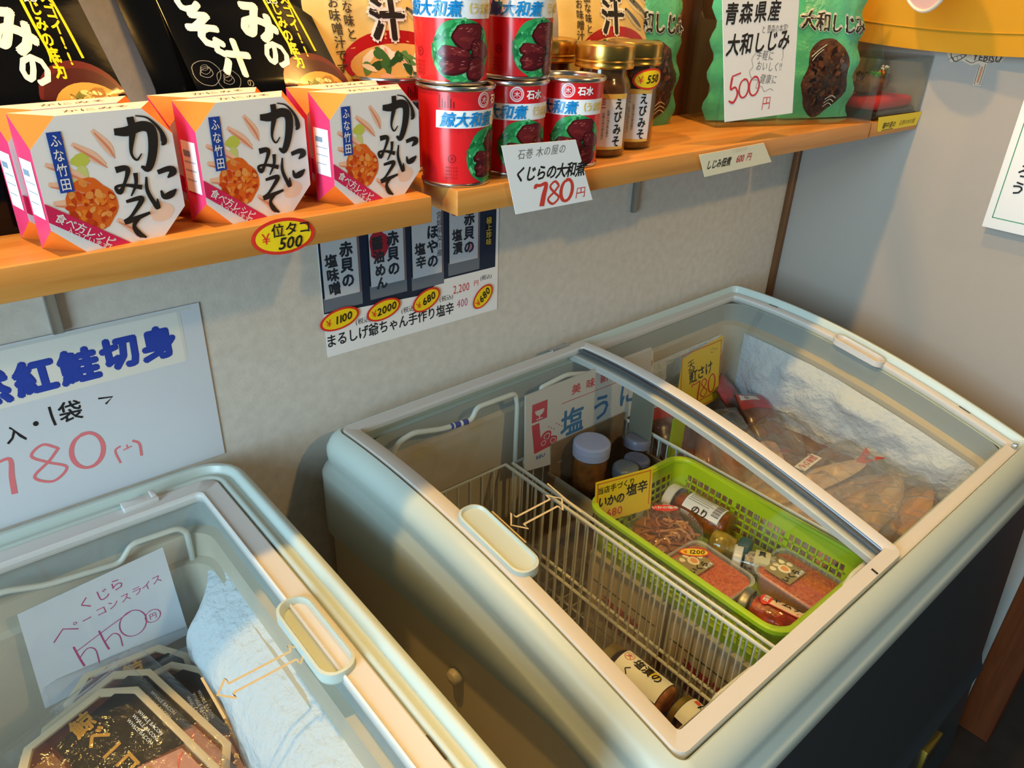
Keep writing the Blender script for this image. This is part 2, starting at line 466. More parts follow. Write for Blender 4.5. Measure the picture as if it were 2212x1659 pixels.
# interior
def loopi(x0, y0, x1, y1, z, r=.03): return [(x, y, z(y) if callable(z) else z) for x, y in rrect(x0, y0, x1, y1, r, 5, 4, 22)]
IX0, IX1, IY0, IY1 = FX0+.066, FX1-.066, FY0+.056, FY1-.04
b = MB()
b.loft([loopi(IX0, IY0, IX1, IY1, lambda y: zt2(y)-.0245), loopi(IX0, IY0, IX1, IY1, lambda y: zt2(y)-.062)], GASK)
b.loft([loopi(IX0, IY0, IX1, IY1, lambda y: zt2(y)-.062), loopi(IX0+.012, IY0+.006, IX1-.016, IY1-.008, lambda y: zt2(y)-.066),
        loopi(IX0+.012, IY0+.006, IX1-.016, IY1-.008, -1.13), loopi(IX0+.03, IY0+.03, IX1-.03, IY1-.03, -1.15)], LINER, False, True)
b.build('inner_liner', fz, origin=FO, smooth=40)
FROST = mat('frost', (226, 232, 240), 0.9, bump=(90, 0.9, 0.006), spec=.2)
rf = random.Random(3)
from mathutils import noise as mnoise
b = MB()
def fro(u, v):
    y = .30+.47*u; z = zt2(y)-.075-.36*v
    d = .010+.016*max(0, mnoise.noise((y*9, z*11, 1.3)))+.008*mnoise.noise((y*34, z*34, 2.2))
    e = min(1, min(u, 1-u)*9)*min(1, v*12+.15)
    return (IX1-.017-d*e*1.3, y, z)
b.grid(fro, 60, 40, FROST)
def fro2(u, v):
    x = .96+.37*u; z = -.645-.3*v
    d = .006+.012*max(0, mnoise.noise((x*9, z*11, 5.3)))+.006*mnoise.noise((x*34, z*34, 7.2))
    e = min(1, min(u, 1-u)*9)*min(1, v*12+.15)
    return (x, IY1-.009-d*e*1.2, z)
b.grid(fro2, 50, 34, FROST)
b.build('frost_layer', fz, origin=FO, smooth=80)
# lids
def lid(x0, x1, dz, name, xs0, xs1, y_in0=.274, y_in1=.820):
    y0, y1 = .2565, .8385
    P = rrect(x0, y0, x1, y1, .012, 4, 4, 24); Q = rrect(x0+xs0, y_in0, x1-xs1, y_in1, .006, 4, 4, 24)
    b = MB(); z = lambda y: zt2(y)+dz
    b.loft([[(x, y, z(y)-.011) for x, y in P], [(x, y, z(y)-.002) for x, y in P],
            [(x+(.002 if x < (x0+x1)/2 else -.002), y, z(y)) for x, y in P],
            [(x+(-.002 if x < (x0+x1)/2 else .002), y, z(y)) for x, y in Q],
            [(x, y, z(y)-.0015) for x, y in Q], [(x, y, z(y)-.011) for x, y in Q]], FRAME, closed=True)
    f = b.build(name, fz, origin=FO, smooth=40)
    g = MB()
    g.sheet(lambda u, v, h: (x0+xs0*.5+(x1-x0-xs0*.5-xs1*.5)*u, .265+.562*v, z(.265+.562*v)-.0085+h), 2, 26, GLASS, .004)
    return f, g, z
f1, g1, z1 = lid(.4265, .909, -.0005, 'sliding_lid', .021, .022)
ARW = ink((196, 180, 142), .7)
def lm(u, v, h=0): return (u, v, z1(v)-.0043+h)
g1.fm = lm
def arrow(g, cx, cy, L, wd, head, bar, m, bl=True):
    w = .0026; a, k = L/2, wd/2
    g.stroke([(cx-a+head, cy-k), (cx+a-head, cy-k)], w, m, .0003, False)
    g.stroke([(cx-a+head, cy+k), (cx+a-head, cy+k)], w, m, .0003, False)
    for sg in (-1, 1):
        t = cx+sg*a
        g.stroke([(t-sg*head, cy-k), (t-sg*head, cy-k*2.2), (t, cy), (t-sg*head, cy+k*2.2), (t-sg*head, cy+k)], w, m, .0003, False)
        g.stroke([(t+sg*.004, cy-bar/2), (t+sg*.004, cy+bar/2)], w*.9, m, .0003, False)
arrow(g1, .527, .558, .086, .014, .014, .060, ARW)
g1.build('glass_pane', f1, origin=FO)
b = MB(); b.box(.9185, .276, 0, .933, .824, .003, STEEL)
b2 = MB()
for k in range(2):
    pass
b = MB(); b.loft([[(x, y, z1(y)-dz) for y in np.linspace(.276, .818, 25)] for x, dz in ((.8875, .0022), (.885, .002), (.884, .0045), (.8805, .0045), (.8795, .002), (.8760, .002), (.8760, .006))], mat('grey_channel', (118, 126, 136), .38, .8), ring=False)
b.build('steel_channel', f1, origin=FO)
b = MB()   # finger plate: a raised scoop on the left bar
HP = rrect(.432, .487, .470, .603, .016, 5)
b.loft([[(x, y, z1(y)-.006) for x, y in HP], [(x, y, z1(y)+.006) for x, y in HP],
        [(.451+(x-.451)*.88, .545+(y-.545)*.95, z1(y)+.007) for x, y in HP],
        [(.451+(x-.451)*.80, .545+(y-.545)*.92, z1(y)+.003) for x, y in HP]], PLASTIC, True, True)
b.build('lid_handle', f1, origin=FO, smooth=40)
b = MB(); b.box(.832, .836, -.566, .874, .848, -.557, STEEL, .001); b.build('end_clip', f1, origin=FO)
f2, g2, z2 = lid(.868, 1.3585, -.0125, 'sliding_lid', .024, .017)
g2.build('glass_pane', f2, origin=FO)
b = MB()
HP = rrect(1.322, .500, 1.352, .598, .014, 5)
b.loft([[(x, y, z2(y)-.004) for x, y in HP], [(x, y, z2(y)+.007) for x, y in HP],
        [(1.337+(x-1.337)*.86, .549+(y-.549)*.94, z2(y)+.0075) for x, y in HP],
        [(1.337+(x-1.337)*.76, .549+(y-.549)*.90, z2(y)+.0015) for x, y in HP]], FRAME, True, True)
b.build('lid_handle', f2, origin=FO, smooth=40)
for (y, l) in ((.73, .02), (.345, .02)):
    b = MB(); b.loft([[(x, yy, z2(yy)+.0006) for yy in (y, y+l)] for x in (1.3545, 1.3572)], DARK, ring=False); b.build('slot', f2, origin=FO)
b = MB(); b.loft([[(x, yy, z1(yy)+.0006) for yy in (.2575, .2665)] for x in (.835, .8385)], DARK, ring=False); b.build('slot', f1, origin=FO)
b = MB(); b.box(1.337, .2585, zt2(.262)-.011, 1.345, .2665, zt2(.262)-.004, STEEL, .001); b.build('end_clip', f2, origin=FO)

# ------------------------------------------------------------------ left freezer, flat lid
GX0, GX1, GY0, GY1, GZ = -.66, .267, .225, .868, -.560
def zt1(y): return GZ + .006*math.sin(math.pi*(y-.2)/.7)
def loop1(ins, dz=None, zabs=None, r=.055, back=1.0):
    P = rrect(GX0+ins, GY0+ins, GX1-ins, GY1-ins*back, max(r-ins, .008), 6, 4, 14)
    return [(x, y, zabs if zabs is not None else zt1(y)+dz) for x, y in P]
GO = (-.2, .55, -H)
fa = thing('chest_freezer', GO, 'pale aqua chest freezer at lower left with stepped rim and flat glass lid', 'freezer')
b = MB()
b.loft([loop1(.022, zabs=-.69), loop1(.010, zabs=-.70), loop1(0, zabs=-.69), loop1(0, -.030), loop1(.0015, -.012), loop1(.006, -.003), loop1(.012, 0),
        loop1(.016, -.001), loop1(.020, -.009), loop1(.0205, -.0105), loop1(.028, -.0105), loop1(.030, -.0065), loop1(.033, -.006), loop1(.0355, -.008),
        loop1(.037, -.018), loop1(.057, -.018)], PLASTIC)
b.build('top_rim', fa, origin=GO, smooth=50)
b = MB(); shell(b, GX0+.02, GY0+.02, GX1-.018, GY1-.01, -H+.09, -.68, SIDE); b.box(GX0+.05, GY0+.05, -H, GX1-.05, GY1-.03, -H+.09, DARK); b.build('cabinet', fa, origin=GO)
jx0, jx1, jy0, jy1 = GX0+.057, GX1-.057, GY0+.057, GY1-.057
def loopj(i, z): return [(x, y, z) for x, y in rrect(jx0+i, jy0+i, jx1-i, jy1-i, .03, 5, 4, 14)]
b = MB()
b.loft([loopj(0, GZ-.0145), loopj(0, GZ-.05)], GASK)
b.loft([loopj(0, GZ-.05), loopj(.010, GZ-.052), loopj(.012, GZ-.085), loopj(.020, GZ-.088), loopj(.020, -1.10), loopj(.04, -1.12)], LINER, False, True)
b.build('inner_liner', fa, origin=GO, smooth=40)
# lid
LX0, LX1, LY0, LY1 = GX0+.038, GX1-.038, GY0+.038, GY1-.038
zf = lambda y: zt1(y)-.006
P = rrect(LX0, LY0, LX1, LY1, .016, 5, 4, 14); Q = rrect(LX0+.026, LY0+.026, LX1-.026, LY1-.026, .008, 5, 4, 14)
def sh(P, d): return [(x+(d if x < 0 else -d), y+(d if y < .55 else -d)) for x, y in P]
b = MB()
b.loft([[(x, y, zf(y)-.011) for x, y in P], [(x, y, zf(y)-.002) for x, y in P], [(x, y, zf(y)) for x, y in sh(P, .002)],
        [(x, y, zf(y)-.001) for x, y in sh(Q, -.004)], [(x, y, zf(y)+.0015) for x, y in sh(Q, -.002)], [(x, y, zf(y)) for x, y in Q], [(x, y, zf(y)-.011) for x, y in Q]], FRAME, closed=True)
fl = b.build('sliding_lid', fa, origin=GO, smooth=40)
g = MB(); g.fm = lambda u, v, h=0: (u, v, zf(v)-.0043+h)
g.sheet(lambda u, v, h: (LX0+.013+(LX1-LX0-.026)*u, LY0+.013+(LY1-LY0-.026)*v, zf(LY0+.013+(LY1-LY0-.026)*v)-.0085+h), 2, 14, GLASS, .004)
arrow(g, .1505, .505, .084, .012, .012, .054, ARW)
g.build('glass_pane', fl, origin=GO)
b = MB()
HP = rrect(.186, .452, .222, .566, .016, 5)
b.loft([[(x, y, zf(y)-.006) for x, y in HP], [(x, y, zf(y)+.006) for x, y in HP],
        [(.204+(x-.204)*.86, .509+(y-.509)*.95, zf(y)+.0065) for x, y in HP],
        [(.206+(x-.204)*.74, .509+(y-.509)*.91, zf(y)-.003) for x, y in HP]], PLASTIC, True, True)
b.build('lid_handle', fl, origin=GO, smooth=40)
b = MB(); b.box(.120, LY1-.012, GZ-.006, .160, LY1+.003, GZ+.002, FRAME, .0015); b.box(.152, LY1-.010, GZ+.002, .158, LY1+.002, GZ+.006, FRAME, .001); b.build('end_clip', fl, origin=GO)
for y in (.64, .33):
    b = MB(); b.box(LX1-.0005, y, GZ-.009, LX1+.0007, y+.028, GZ-.0035, DARK); b.build('slot', fl, origin=GO)
# frozen slab of frost on its right wall
b = MB()
def fro3(u, v):
    y = .29+.490*u
    d = .052+.014*mnoise.noise((y*8, v*3, 3.1))+.004*mnoise.noise((y*40, v*20, 9.2))
    z = -.6485-.36*v
    e = sstep(-.04, .16, v)
    if v < .001: return (jx1-.0105, y, -.644)
    return (jx1-.0205-d*(.22+.78*e)*min(1, (1-u)*9+.05), y, z)
b.grid(fro3, 70, 40, FROST)
b.build('frost_layer', fa, origin=GO, smooth=80)
# ------------------------------------------------------------------ crab paste boxes
BW, BH, BD, CH = .104, .100, .031, .021
ORG, PINK, PINKD = mat('box_orange', (236, 120, 40), .35), mat('box_pink', (226, 62, 112), .35), mat('box_deep_pink', (214, 40, 92), .35)
BOXW = mat('box_white_card', (240, 240, 242), .35)
def brush_kanimiso(b0, m, h):
    class _B:
        def stroke(s, P, w, m, h): b0.stroke([(.0265+(x-.028)*1.2, y*1.06-.001) for x, y in P], [k*1.22 for k in w], m, h)
    b = _B()
    # ka
    k = lambda x, y: (x, y)
    b.stroke([(.012, .034), (.020, .0335), (.030, .036), (.0355, .032), (.034, .018), (.029, .006), (.0245, .008)], [.004, .0058, .006, .0066, .006, .0045, .0015], m, h)
    b.stroke([(.0235, .043), (.0235, .034), (.020, .019), (.0225, .013), (.0265, .017)], [.0045, .0045, .002, .0014, .0008], m, h)
    b.stroke([(.027, .0435), (.0345, .041), (.041, .0325), (.0425, .024), (.0405, .021)], [.0008, .0012, .0022, .0042, .001], m, h)
    # ni
    b.stroke([(.0265, .000), (.0255, -.010), (.0285, -.020), (.0305, -.0235), (.031, -.017)], [.0014, .0026, .003, .0034, .0008], m, h)
    b.stroke([(.0345, .002), (.042, .0035), (.045, .001), (.0405, -.003)], [.003, .0036, .0052, .001], m, h)
    b.stroke([(.0345, -.0115), (.036, -.0165), (.041, -.0155), (.045, -.0125)], [.0012, .0036, .0046, .0012], m, h)
    # mi
    b.stroke([(.008, .008), (.014, .0085), (.0155, .006), (.012, -.002), (.008, -.008), (.006, -.004), (.012, -.0035), (.0225, -.007)], [.004, .0034, .0032, .002, .0032, .002, .0018, .0032], m, h)
    b.stroke([(.020, .004), (.019, -.004), (.0145, -.012)], [.003, .0022, .001], m, h)
    # so
    b.stroke([(.0105, -.0155), (.019, -.0145), (.0205, -.0165), (.012, -.0265), (.0075, -.030), (.016, -.0285), (.0245, -.0265)], [.002, .003, .0034, .002, .0034, .003, .0018], m, h)
    b.stroke([(.017, -.028), (.0125, -.034), (.0145, -.0405), (.019, -.0445)], [.003, .0026, .0038, .0012], m, h)
def make_crab_box():
    t = thing('crab_paste_box', (0, 0, 0), '', 'box', 'octagonal crab paste boxes on the shelf')
    w, h = BW/2, BH
    back = [(-w, BD, 0), (w, BD, 0), (w, BD, h), (-w, BD, h)]
    oc = [(-w+CH, 0, 0), (w-CH, 0, 0), (w, 0, CH), (w, 0, h-CH), (w-CH, 0, h), (-w+CH, 0, h), (-w, 0, h-CH), (-w, 0, CH)]
    V = back+oc
    b = MB()
    b.add(V, [(4, 5, 6, 7, 8, 9, 10, 11)], BOXW)
    b.add(V, [(3, 2, 1, 0)], PINK)
    b.add(V, [(0, 1, 5, 4)], ORG)
    b.add(V, [(2, 3, 9, 8)], BOXW)
    b.add(V, [(3, 0, 11, 10), (1, 2, 7, 6)], PINK)
    b.add(V, [(3, 10, 9), (0, 4, 11), (1, 6, 5), (2, 8, 7)], ORG)
    # right-hand chamfer facets stay pale
    b.add(V, [], BOXW)
    # printed front
    b.fm = lambda u, v, hh=0: (u, -hh*.3, h/2+v)
    skin, skd, paste = gloss((244, 196, 168)), gloss((226, 142, 110)), gloss((228, 106, 34))
    legs = [((-.045, .018), (-.030, .010), (-.018, .002)), ((-.046, .004), (-.034, .000), (-.024, -.004)), ((-.046, -.010), (-.036, -.012), (-.026, -.012)),
            ((-.008, .038), (.000, .026), (.003, .018)), ((-.024, .030), (-.012, .020), (-.004, .012)), ((-.004, -.030), (.006, -.038), (.010, -.046)), ((-.030, .036), (-.034, .026), (-.030, .016))]
    for L in legs:
        b.stroke(L, [.003, .007, .003], skin, .0003); b.stroke([(p[0]+.001, p[1]-.002) for p in L], [.0008, .0018, .0008], skd, .0005)
    b.iell(.032, -.030, .010, .008, gloss((246, 214, 192)), .0003, 20, 1, 0, .1, 4)
    b.iell(-.0205, .018, .007, .005, gloss((198, 206, 84)), .0005, 18, 1, .3, .15, 2)
    b.iell(-.0235, .004, .006, .010, gloss((206, 214, 130)), .0005, 18, 1, -.3, .2, 5)
    b.iell(-.020, -.016, .0185, .0205, paste, .0007, 30, 1, 0, .10, 7)
    r = random.Random(11)
    pc = [gloss((206, 70, 20)), gloss((236, 132, 40)), gloss((232, 146, 70)), gloss((190, 58, 18)), gloss((236, 160, 84))]
    for i in range(46):
        a, q = r.uniform(0, 6.28), .0165*math.sqrt(r.random())
        b.iell(-.020+q*math.cos(a), -.016+q*1.1*math.sin(a), r.uniform(.001, .0042), r.uniform(.0008, .003), pc[i % 5], .0009+.00001*i, 9, 1, r.uniform(0, 3), .2, i)
    b.irect(-.0395, -.0035, -.0295, .0395, gloss((42, 72, 166)), .0016)
    b.text('ふな竹田', -.0345, .018, .0096, BOXW, .0019, .01, 0, True, .8, 0, 1.08)
    # pink ribbon across the lower left corner
    b.ipoly([(-w, -h/2+CH+.020), (-w, -h/2+CH+.006), (-w+CH+.014, -h/2), (-w+CH+.034, -h/2)], PINKD, .0016)
    b.text('食べ方レシピ', -.028, -.0335, .0078, BOXW, .0019, .015, R(-37))
    b.text('入っています!', -.0275, -.0405, .0055, BOXW, .0019, .01, R(-37))
    brush_kanimiso(b, BLACK, .0022)
    # top strip
    b.fm = lambda u, v, hh=0: (u, BD/2+v, h+hh)
    b.text('かにみそ', .004, -.001, .0115, ink((70, 52, 36)), .0004, .0, 0, False, 1.1, .2)
    b.build('carton', t, smooth=5)
    b = MB(); b.fm = lambda u, v, hh=0: (-w-hh, BD/2-u, h/2+v)
    b.irect(-.0115, -.022, .0115, .020, PAPER, .0004)
    g = ink((120, 150, 170))
    b.irect(-.009, .008, .002, .0125, g, .0006); b.irect(-.009, .003, .009, .0036, g, .0006); b.irect(-.009, -.004, .009, -.0034, g, .0006); b.irect(-.009, -.012, .006, -.0114, g, .0006)
    b.build('side_sticker', t)
    return t
cb = make_crab_box()
cb.location = (.145, .6435, -.198+H); cb.rotation_euler = (0, 0, R(8.5))
cb['label'] = 'white octagonal crab box at the front left of the shelf'
BOXS = [((.1375, .679, -.198), 8.5, 'octagonal crab box standing behind the leftmost front box'),
        ((.264, .6540, -.198), 9, 'white octagonal crab box in the middle of the front row'),
        ((.2555, .6895, -.198), 9, 'octagonal crab box standing behind the middle front box'),
        ((.3835, .6525, -.198), 7, 'white octagonal crab box beside the red cans'),
        ((.3790, .688, -.198), 7, 'octagonal crab box standing behind the box beside the red cans')]
for loc, a, l in BOXS: dup(cb, loc, l, R(a))

# ------------------------------------------------------------------ whale meat cans
RT, RB, CHT = .0405, .0370, .100
def rc(v): return RB+(RT-RB)*(v/CHT)
CANRED = gloss((218, 34, 38))
def make_can():
    t = thing('whale_meat_can', (0, 0, 0), '', 'can', 'red whale meat cans on the shelf')
    b = MB()
    b.lathe([(.0005, .0015), (RB-.004, .0015), (RB-.003, 0), (RB-.0003, .0002), (RB+.0006, .0016), (RB+.0004, .0034), (RB-.0008, .0042)], TIN, n=44)
    b.lathe([(RB-.001, .0042), (RT-.001, CHT-.005)], CANRED, n=44)
    b.build('can_body', t, smooth=40)
    b = MB()
    b.lathe([(RT-.001, CHT-.0052), (RT+.0008, CHT-.0042), (RT+.0013, CHT-.002), (RT+.0004, CHT-.0002), (RT-.0012, CHT), (RT-.0024, CHT-.0012), (RT-.003, CHT-.0046), (RT-.006, CHT-.0052), (RT-.010, CHT-.0044), (RT-.012, CHT-.0052), (.0005, CHT-.005)], TIN, n=44)
    b.build('can_lid', t, smooth=50)
    b = MB(); b.fm = cyl_map(lambda v: rc(v)-.001)
    d = .00068
    b.irect(-78*d, .0605, 72*d, .0775, gloss((236, 240, 244)), .0004, 30)
    b.text('鯨大和煮', -27*d, .069, .0150, gloss((30, 140, 206)), .0012, .025, 0, False, .95, .22, 1.02)
    b.text('（うま煮）', 48*d, .0695, .0105, gloss((226, 196, 60)), .0012, .01, 0, False, .8, 0)
    # maker's mark: two rings around a character
    lt = gloss((240, 206, 214))
    b.iell(-2*d, .0872, .0078, .0078, lt, .0004, 26, 2, 0, 0, 0, .80)
    b.iell(-2*d, .0872, .0056, .0056, lt, .0004, 22, 1, 0, 0, 0, .82, 35, 400)
    b.text('木', -2*d, .0872, .0066, lt, .0006, .02)
    b.text('石水', 28*d, .0868, .0098, gloss((245, 240, 240)), .0006, .03)
    # leaf and meat
    cx, cy = 18*d, .0315
    b.iell(cx, cy, .0330, .0295, gloss((46, 150, 84)), .0005, 40, 8, 0, .05, 3)
    r = random.Random(5)
    lg = [gloss((22, 104, 58)), gloss((76, 176, 106)), gloss((30, 124, 70)), gloss((104, 192, 128))]
    for i in range(80):
        a = r.uniform(.1, 5.2); q = r.uniform(.62, .97)
        b.iell(cx+.032*q*math.cos(a), cy+.0285*q*math.sin(a), r.uniform(.0018, .0065), r.uniform(.0008, .0024), lg[i % 4], .0007+.000004*i, 8, 1, a+1.57+r.uniform(-.8, .8), .2, i)
    md, mm, ml, mh = gloss((58, 14, 18)), gloss((98, 26, 30)), gloss((116, 38, 38)), gloss((168, 96, 92))
    for (mx, my, rx, ry, ro, se) in ((.004, .0135, .0165, .0125, .3, 1), (.018, .000, .0125, .0105, -.5, 2), (-.010, -.002, .0165, .0068, -.12, 3), (-.009, -.0125, .0160, .0095, .08, 4), (.0135, -.0165, .0120, .0115, .5, 5)):
        b.iell(cx+mx, cy+my, rx, ry, md, .0012+se*.00012, 22, 5, ro, .16, se)
        b.iell(cx+mx+.0006, cy+my+.0008, rx*.90, ry*.86, mm if se != 4 else gloss((80, 18, 24)), .00126+se*.00012, 22, 5, ro, .16, se)
        for q in range(5): b.iell(cx+mx+r.uniform(-.5, .5)*rx, cy+my+r.uniform(-.5, .6)*ry, rx*r.uniform(.15, .4), ry*r.uniform(.08, .2), ml, .0013+se*.00012, 10, 2, ro+r.uniform(-.4, .4), .25, q)
        for q in range(4): b.iell(cx+mx+r.uniform(-.6, .6)*rx, cy+my+r.uniform(-.1, .7)*ry, .0018, .0004, mh, .00133+se*.00012, 8, 1, ro, .2, q)
    # small print at the left
    sm = gloss((120, 22, 28))
    b.iell(-52*d, .030, .0042, .0042, sm, .0004, 20, 1, 0, 0, 0, .84); b.text('木', -52*d, .030, .004, sm, .0006)
    for k in range(4): b.text('味付くじら', -52*d, .021-.0036*k, .0026, sm, .0005)
    for k in range(6): b.irect(-74*d+k*.003, .080, -74*d+k*.003+.0012, .092-.003*(k % 3), sm, .0004)
    b.build('printed_label', t, smooth=20)
    return t
can = make_can()
can.location = (.4935, .677, -.198+H); can.rotation_euler = (0, 0, R(12))
can['label'] = 'lower red can standing nearest to the crab boxes at the shelf gap'
CANS = [((.5775, .6865, -.198), -30, 'middle red can of the lower front row, behind the tilted price card'),
        ((.6605, .6795, -.198), -45, 'right red can of the lower front row, beside a brown jar'),
        ((.4935, .684, -.098), -36, 'upper red can on the stack, above the can nearest the crab boxes'),
        ((.5860, .690, -.098), -17, 'upper red can on the stack, further right beside the gold lids'),
        ((.4680, .764, -.198), 70, 'red can half hidden behind the crab boxes and front cans'),
        ((.4650, .826, -.198), 95, 'rearmost red can peeking out below the yellow soup pouch')]
for loc, a, l in CANS: dup(can, loc, l, R(a))

# ------------------------------------------------------------------ shrimp paste jars
BROWN = mat('shrimp_paste', (92, 58, 26), .18, coat=.6, var=(60, (126, 84, 40), .35, .7))
JGLASS = clear('jar_glass', (240, 236, 226), 1.45, .03)
def make_jar():
    t = thing('shrimp_paste_jar', (0, 0, 0), '', 'jar', 'brown glass jars with gold lids on the shelf')
    b = MB(); r = .0335
    b.lathe([(.0005, .001), (r-.004, .001), (r-.0008, .004), (r, .010), (r, .082), (r-.003, .090), (r-.0055, .095), (r-.0055, .106), (.0005, .106)], BROWN, n=40)
    b.build('contents', t, smooth=40)
    b = MB()
    b.lathe([(.0005, 0), (r-.003, 0), (r+.0006, .004), (r+.0012, .010), (r+.0012, .083), (r-.0015, .091), (r-.004, .096), (r-.004, .108)], JGLASS, n=40)
    b.build('jar_glass', t, smooth=50)
    b = MB(); q = r+.0022
    b.lathe([(q-.003, .1035), (q, .1035), (q+.0009, .1055), (q, .1075), (q, .110), (q+.0007, .1115), (q, .113)], GOLD, n=60)
    n = 90; L = []
    for z, k in ((.113, .0), (.1145, .0009), (.1265, .0009), (.1285, 0)):
        L.append([((q+(k if i % 2 else 0))*math.cos(2*math.pi*i/n), (q+(k if i % 2 else 0))*math.sin(2*math.pi*i/n), z) for i in range(n)])
    b.loft(L, GOLD)
    b.lathe([(q, .1285), (q-.001, .1302), (q-.003, .1305), (q-.005, .1298), (.0005, .1298)], GOLD, n=60)
    b.build('lid', t, smooth=30)
    b = MB(); b.fm = cyl_map(r+.0013)
    b.irect(-.046, .012, .030, .076, gloss((238, 238, 240)), .0003, 24)
    b.irect(-.046, .0705, .030, .0765, gloss((236, 190, 90)), .0005, 24); b.irect(-.046, .011, .030, .0145, gloss((236, 190, 90)), .0005, 24)
    b.text('えびみそ', .0165, .043, .0145, BLACK, .0011, .02, 0, True, .85, -.10, 1.0, .05)
    b.text('三二', -.003, .066, .006, gloss((206, 60, 50)), .0009, .02, 0, True)
    for k in range(3): b.text('石巻の海の恵み豊か', .004-.006*k, .042-.003*k, .0036, gloss((110, 110, 120)), .0008, 0, 0, True)
    b.iell(-.017, .060, .009, .009, gloss((150, 152, 160)), .0006, 22, 3, 0, .04, 2); b.iell(-.0155, .062, .006, .006, gloss((182, 186, 194)), .0008, 22, 3)
    b.irect(-.022, .036, -.010, .050, gloss((170, 176, 186)), .0006, 4)
    b.build('paper_label', t, smooth=20)
    return t
jar = make_jar(); jar.location = (.7345, .6985, -.198+H); jar.rotation_euler = (0, 0, R(-36))
jar['label'] = 'brown glass jar with gold lid right beside the red cans'
j2 = dup(jar, (.8055, .7155, -.198), 'brown glass jar with gold lid carrying the yellow price sticker', R(-44))
j3 = dup(jar, (.7175, .782, -.198), 'brown glass jar with gold lid behind the others, beyond the upper can', R(-40))
b = MB(); b.fm = cyl_map(.0365)
b.oval_tag(.010, .0885, .0245, .0125, '550', .0135, .0012, 0.08, 5)
o = b.build('price_sticker', loc=(.8055, .7155, -.198), rotz=R(-24), smooth=20)
tag(o, 'oval yellow sticker reading 550 on the rightmost shrimp paste jar', 'price sticker', 'yellow oval price stickers')
# ------------------------------------------------------------------ standing pouches on the shelf
def pouch(name, loc, label, cat, group, w, prof, m, wav=.0, bulge=.02, seed=0, rotz=0, decal=None, edge=.006, rot=None, taper=0.0):
    """stand-up pouch: prof = [(z, y)] of the front face on its middle line; it swells towards the viewer"""
    zs = [p[0] for p in prof]; ys = [p[1] for p in prof]
    t = thing(name, loc, label, cat, group, rotz, rot)
    nz = 26
    def outline(v):
        z = zs[0]+(zs[-1]-zs[0])*v
        return z, float(np.interp(z, zs, ys))
    def wx(v, s):
        q = w/2*(1-taper*v) + (wav*math.sin(v*31+seed+s*1.7)*.5 if wav else 0)
        return q
    def F(u, v, h):
        z, y = outline(v)
        x = (u-.5)*2
        xx = wx(v, 0 if x < 0 else 1)*x
        swell = bulge*max(0, 1-abs(x)**3.0)*(math.sin(math.pi*min(max(v*.92+.08, 0), 1))**.6)
        n = .0022*mnoise.noise((xx*38+seed, z*38, seed*1.7)) if wav else .0006*mnoise.noise((xx*16+seed, z*16, seed))
        return (xx, y - swell - n*(1-abs(x)**6) - h, z)
    b = MB()
    b.grid(lambda u, v: F(u, v, 0), 36, nz, m)
    def B(u, v):
        z, y = outline(v); x = (1-u-.5)*2
        return (wx(v, 0 if x < 0 else 1)*x, y+.0015+.30*bulge*max(0, 1-abs(x)**3)*(1-v)**.7, z)
    b.grid(B, 36, nz, m)
    b.grid(lambda u, v: (lambda p, q: tuple(p[i]+(q[i]-p[i])*v for i in range(3)))(F(u, 0, 0), B(1-u, 0)), 36, 1, m)
    b.grid(lambda u, v: (lambda p, q: tuple(p[i]+(q[i]-p[i])*v for i in range(3)))(F(0, u, 0), B(1, u)), nz, 1, m)
    b.grid(lambda u, v: (lambda p, q: tuple(p[i]+(q[i]-p[i])*v for i in range(3)))(F(1, u, 0), B(0, u)), nz, 1, m)
    if decal:
        d = b
        def fm(u, v, h=0): return F(u/w+.5, (v-zs[0])/(zs[-1]-zs[0]), h*.6)
        d.fm = fm; decal(d)
    b.build('pouch_film', t, smooth=60)
    return t
BLK = mat('black_pouch_film', (8, 8, 9), .10, spec=.28, bump=(9, .15, .003))
PW = gloss((244, 240, 230)); PY = gloss((238, 206, 20)); CRM = gloss((236, 222, 170))
PROF = [(0, .0), (.06, .002), (.098, .010), (.168, .083), (.232, .140)]
def soup_bowl(d, cx, cz, rx, rz):
    d.iell(cx, cz, rx, rz, gloss((92, 20, 22)), .0004, 30, 6); d.iell(cx, cz-.002, rx*.93, rz*.88, gloss((66, 14, 16)), .0007, 30, 6)
    d.iell(cx+.002, cz-.006, rx*.80, rz*.66, gloss((196, 152, 70)), .0010, 28, 5)
    r = random.Random(9)
    cs = [gloss((120, 116, 52)), gloss((226, 200, 130)), gloss((96, 92, 40)), gloss((240, 222, 160)), gloss((160, 110, 50))]
    for i in range(34):
        a, q = r.uniform(0, 6.28), math.sqrt(r.random())*.7
        d.iell(cx+.002+rx*.8*q*math.cos(a), cz-.006+rz*.66*q*math.sin(a), r.uniform(.003, .008), r.uniform(.0015, .004), cs[i % 5], .0013+.00001*i, 8, 1, r.uniform(0, 3), .2, i)
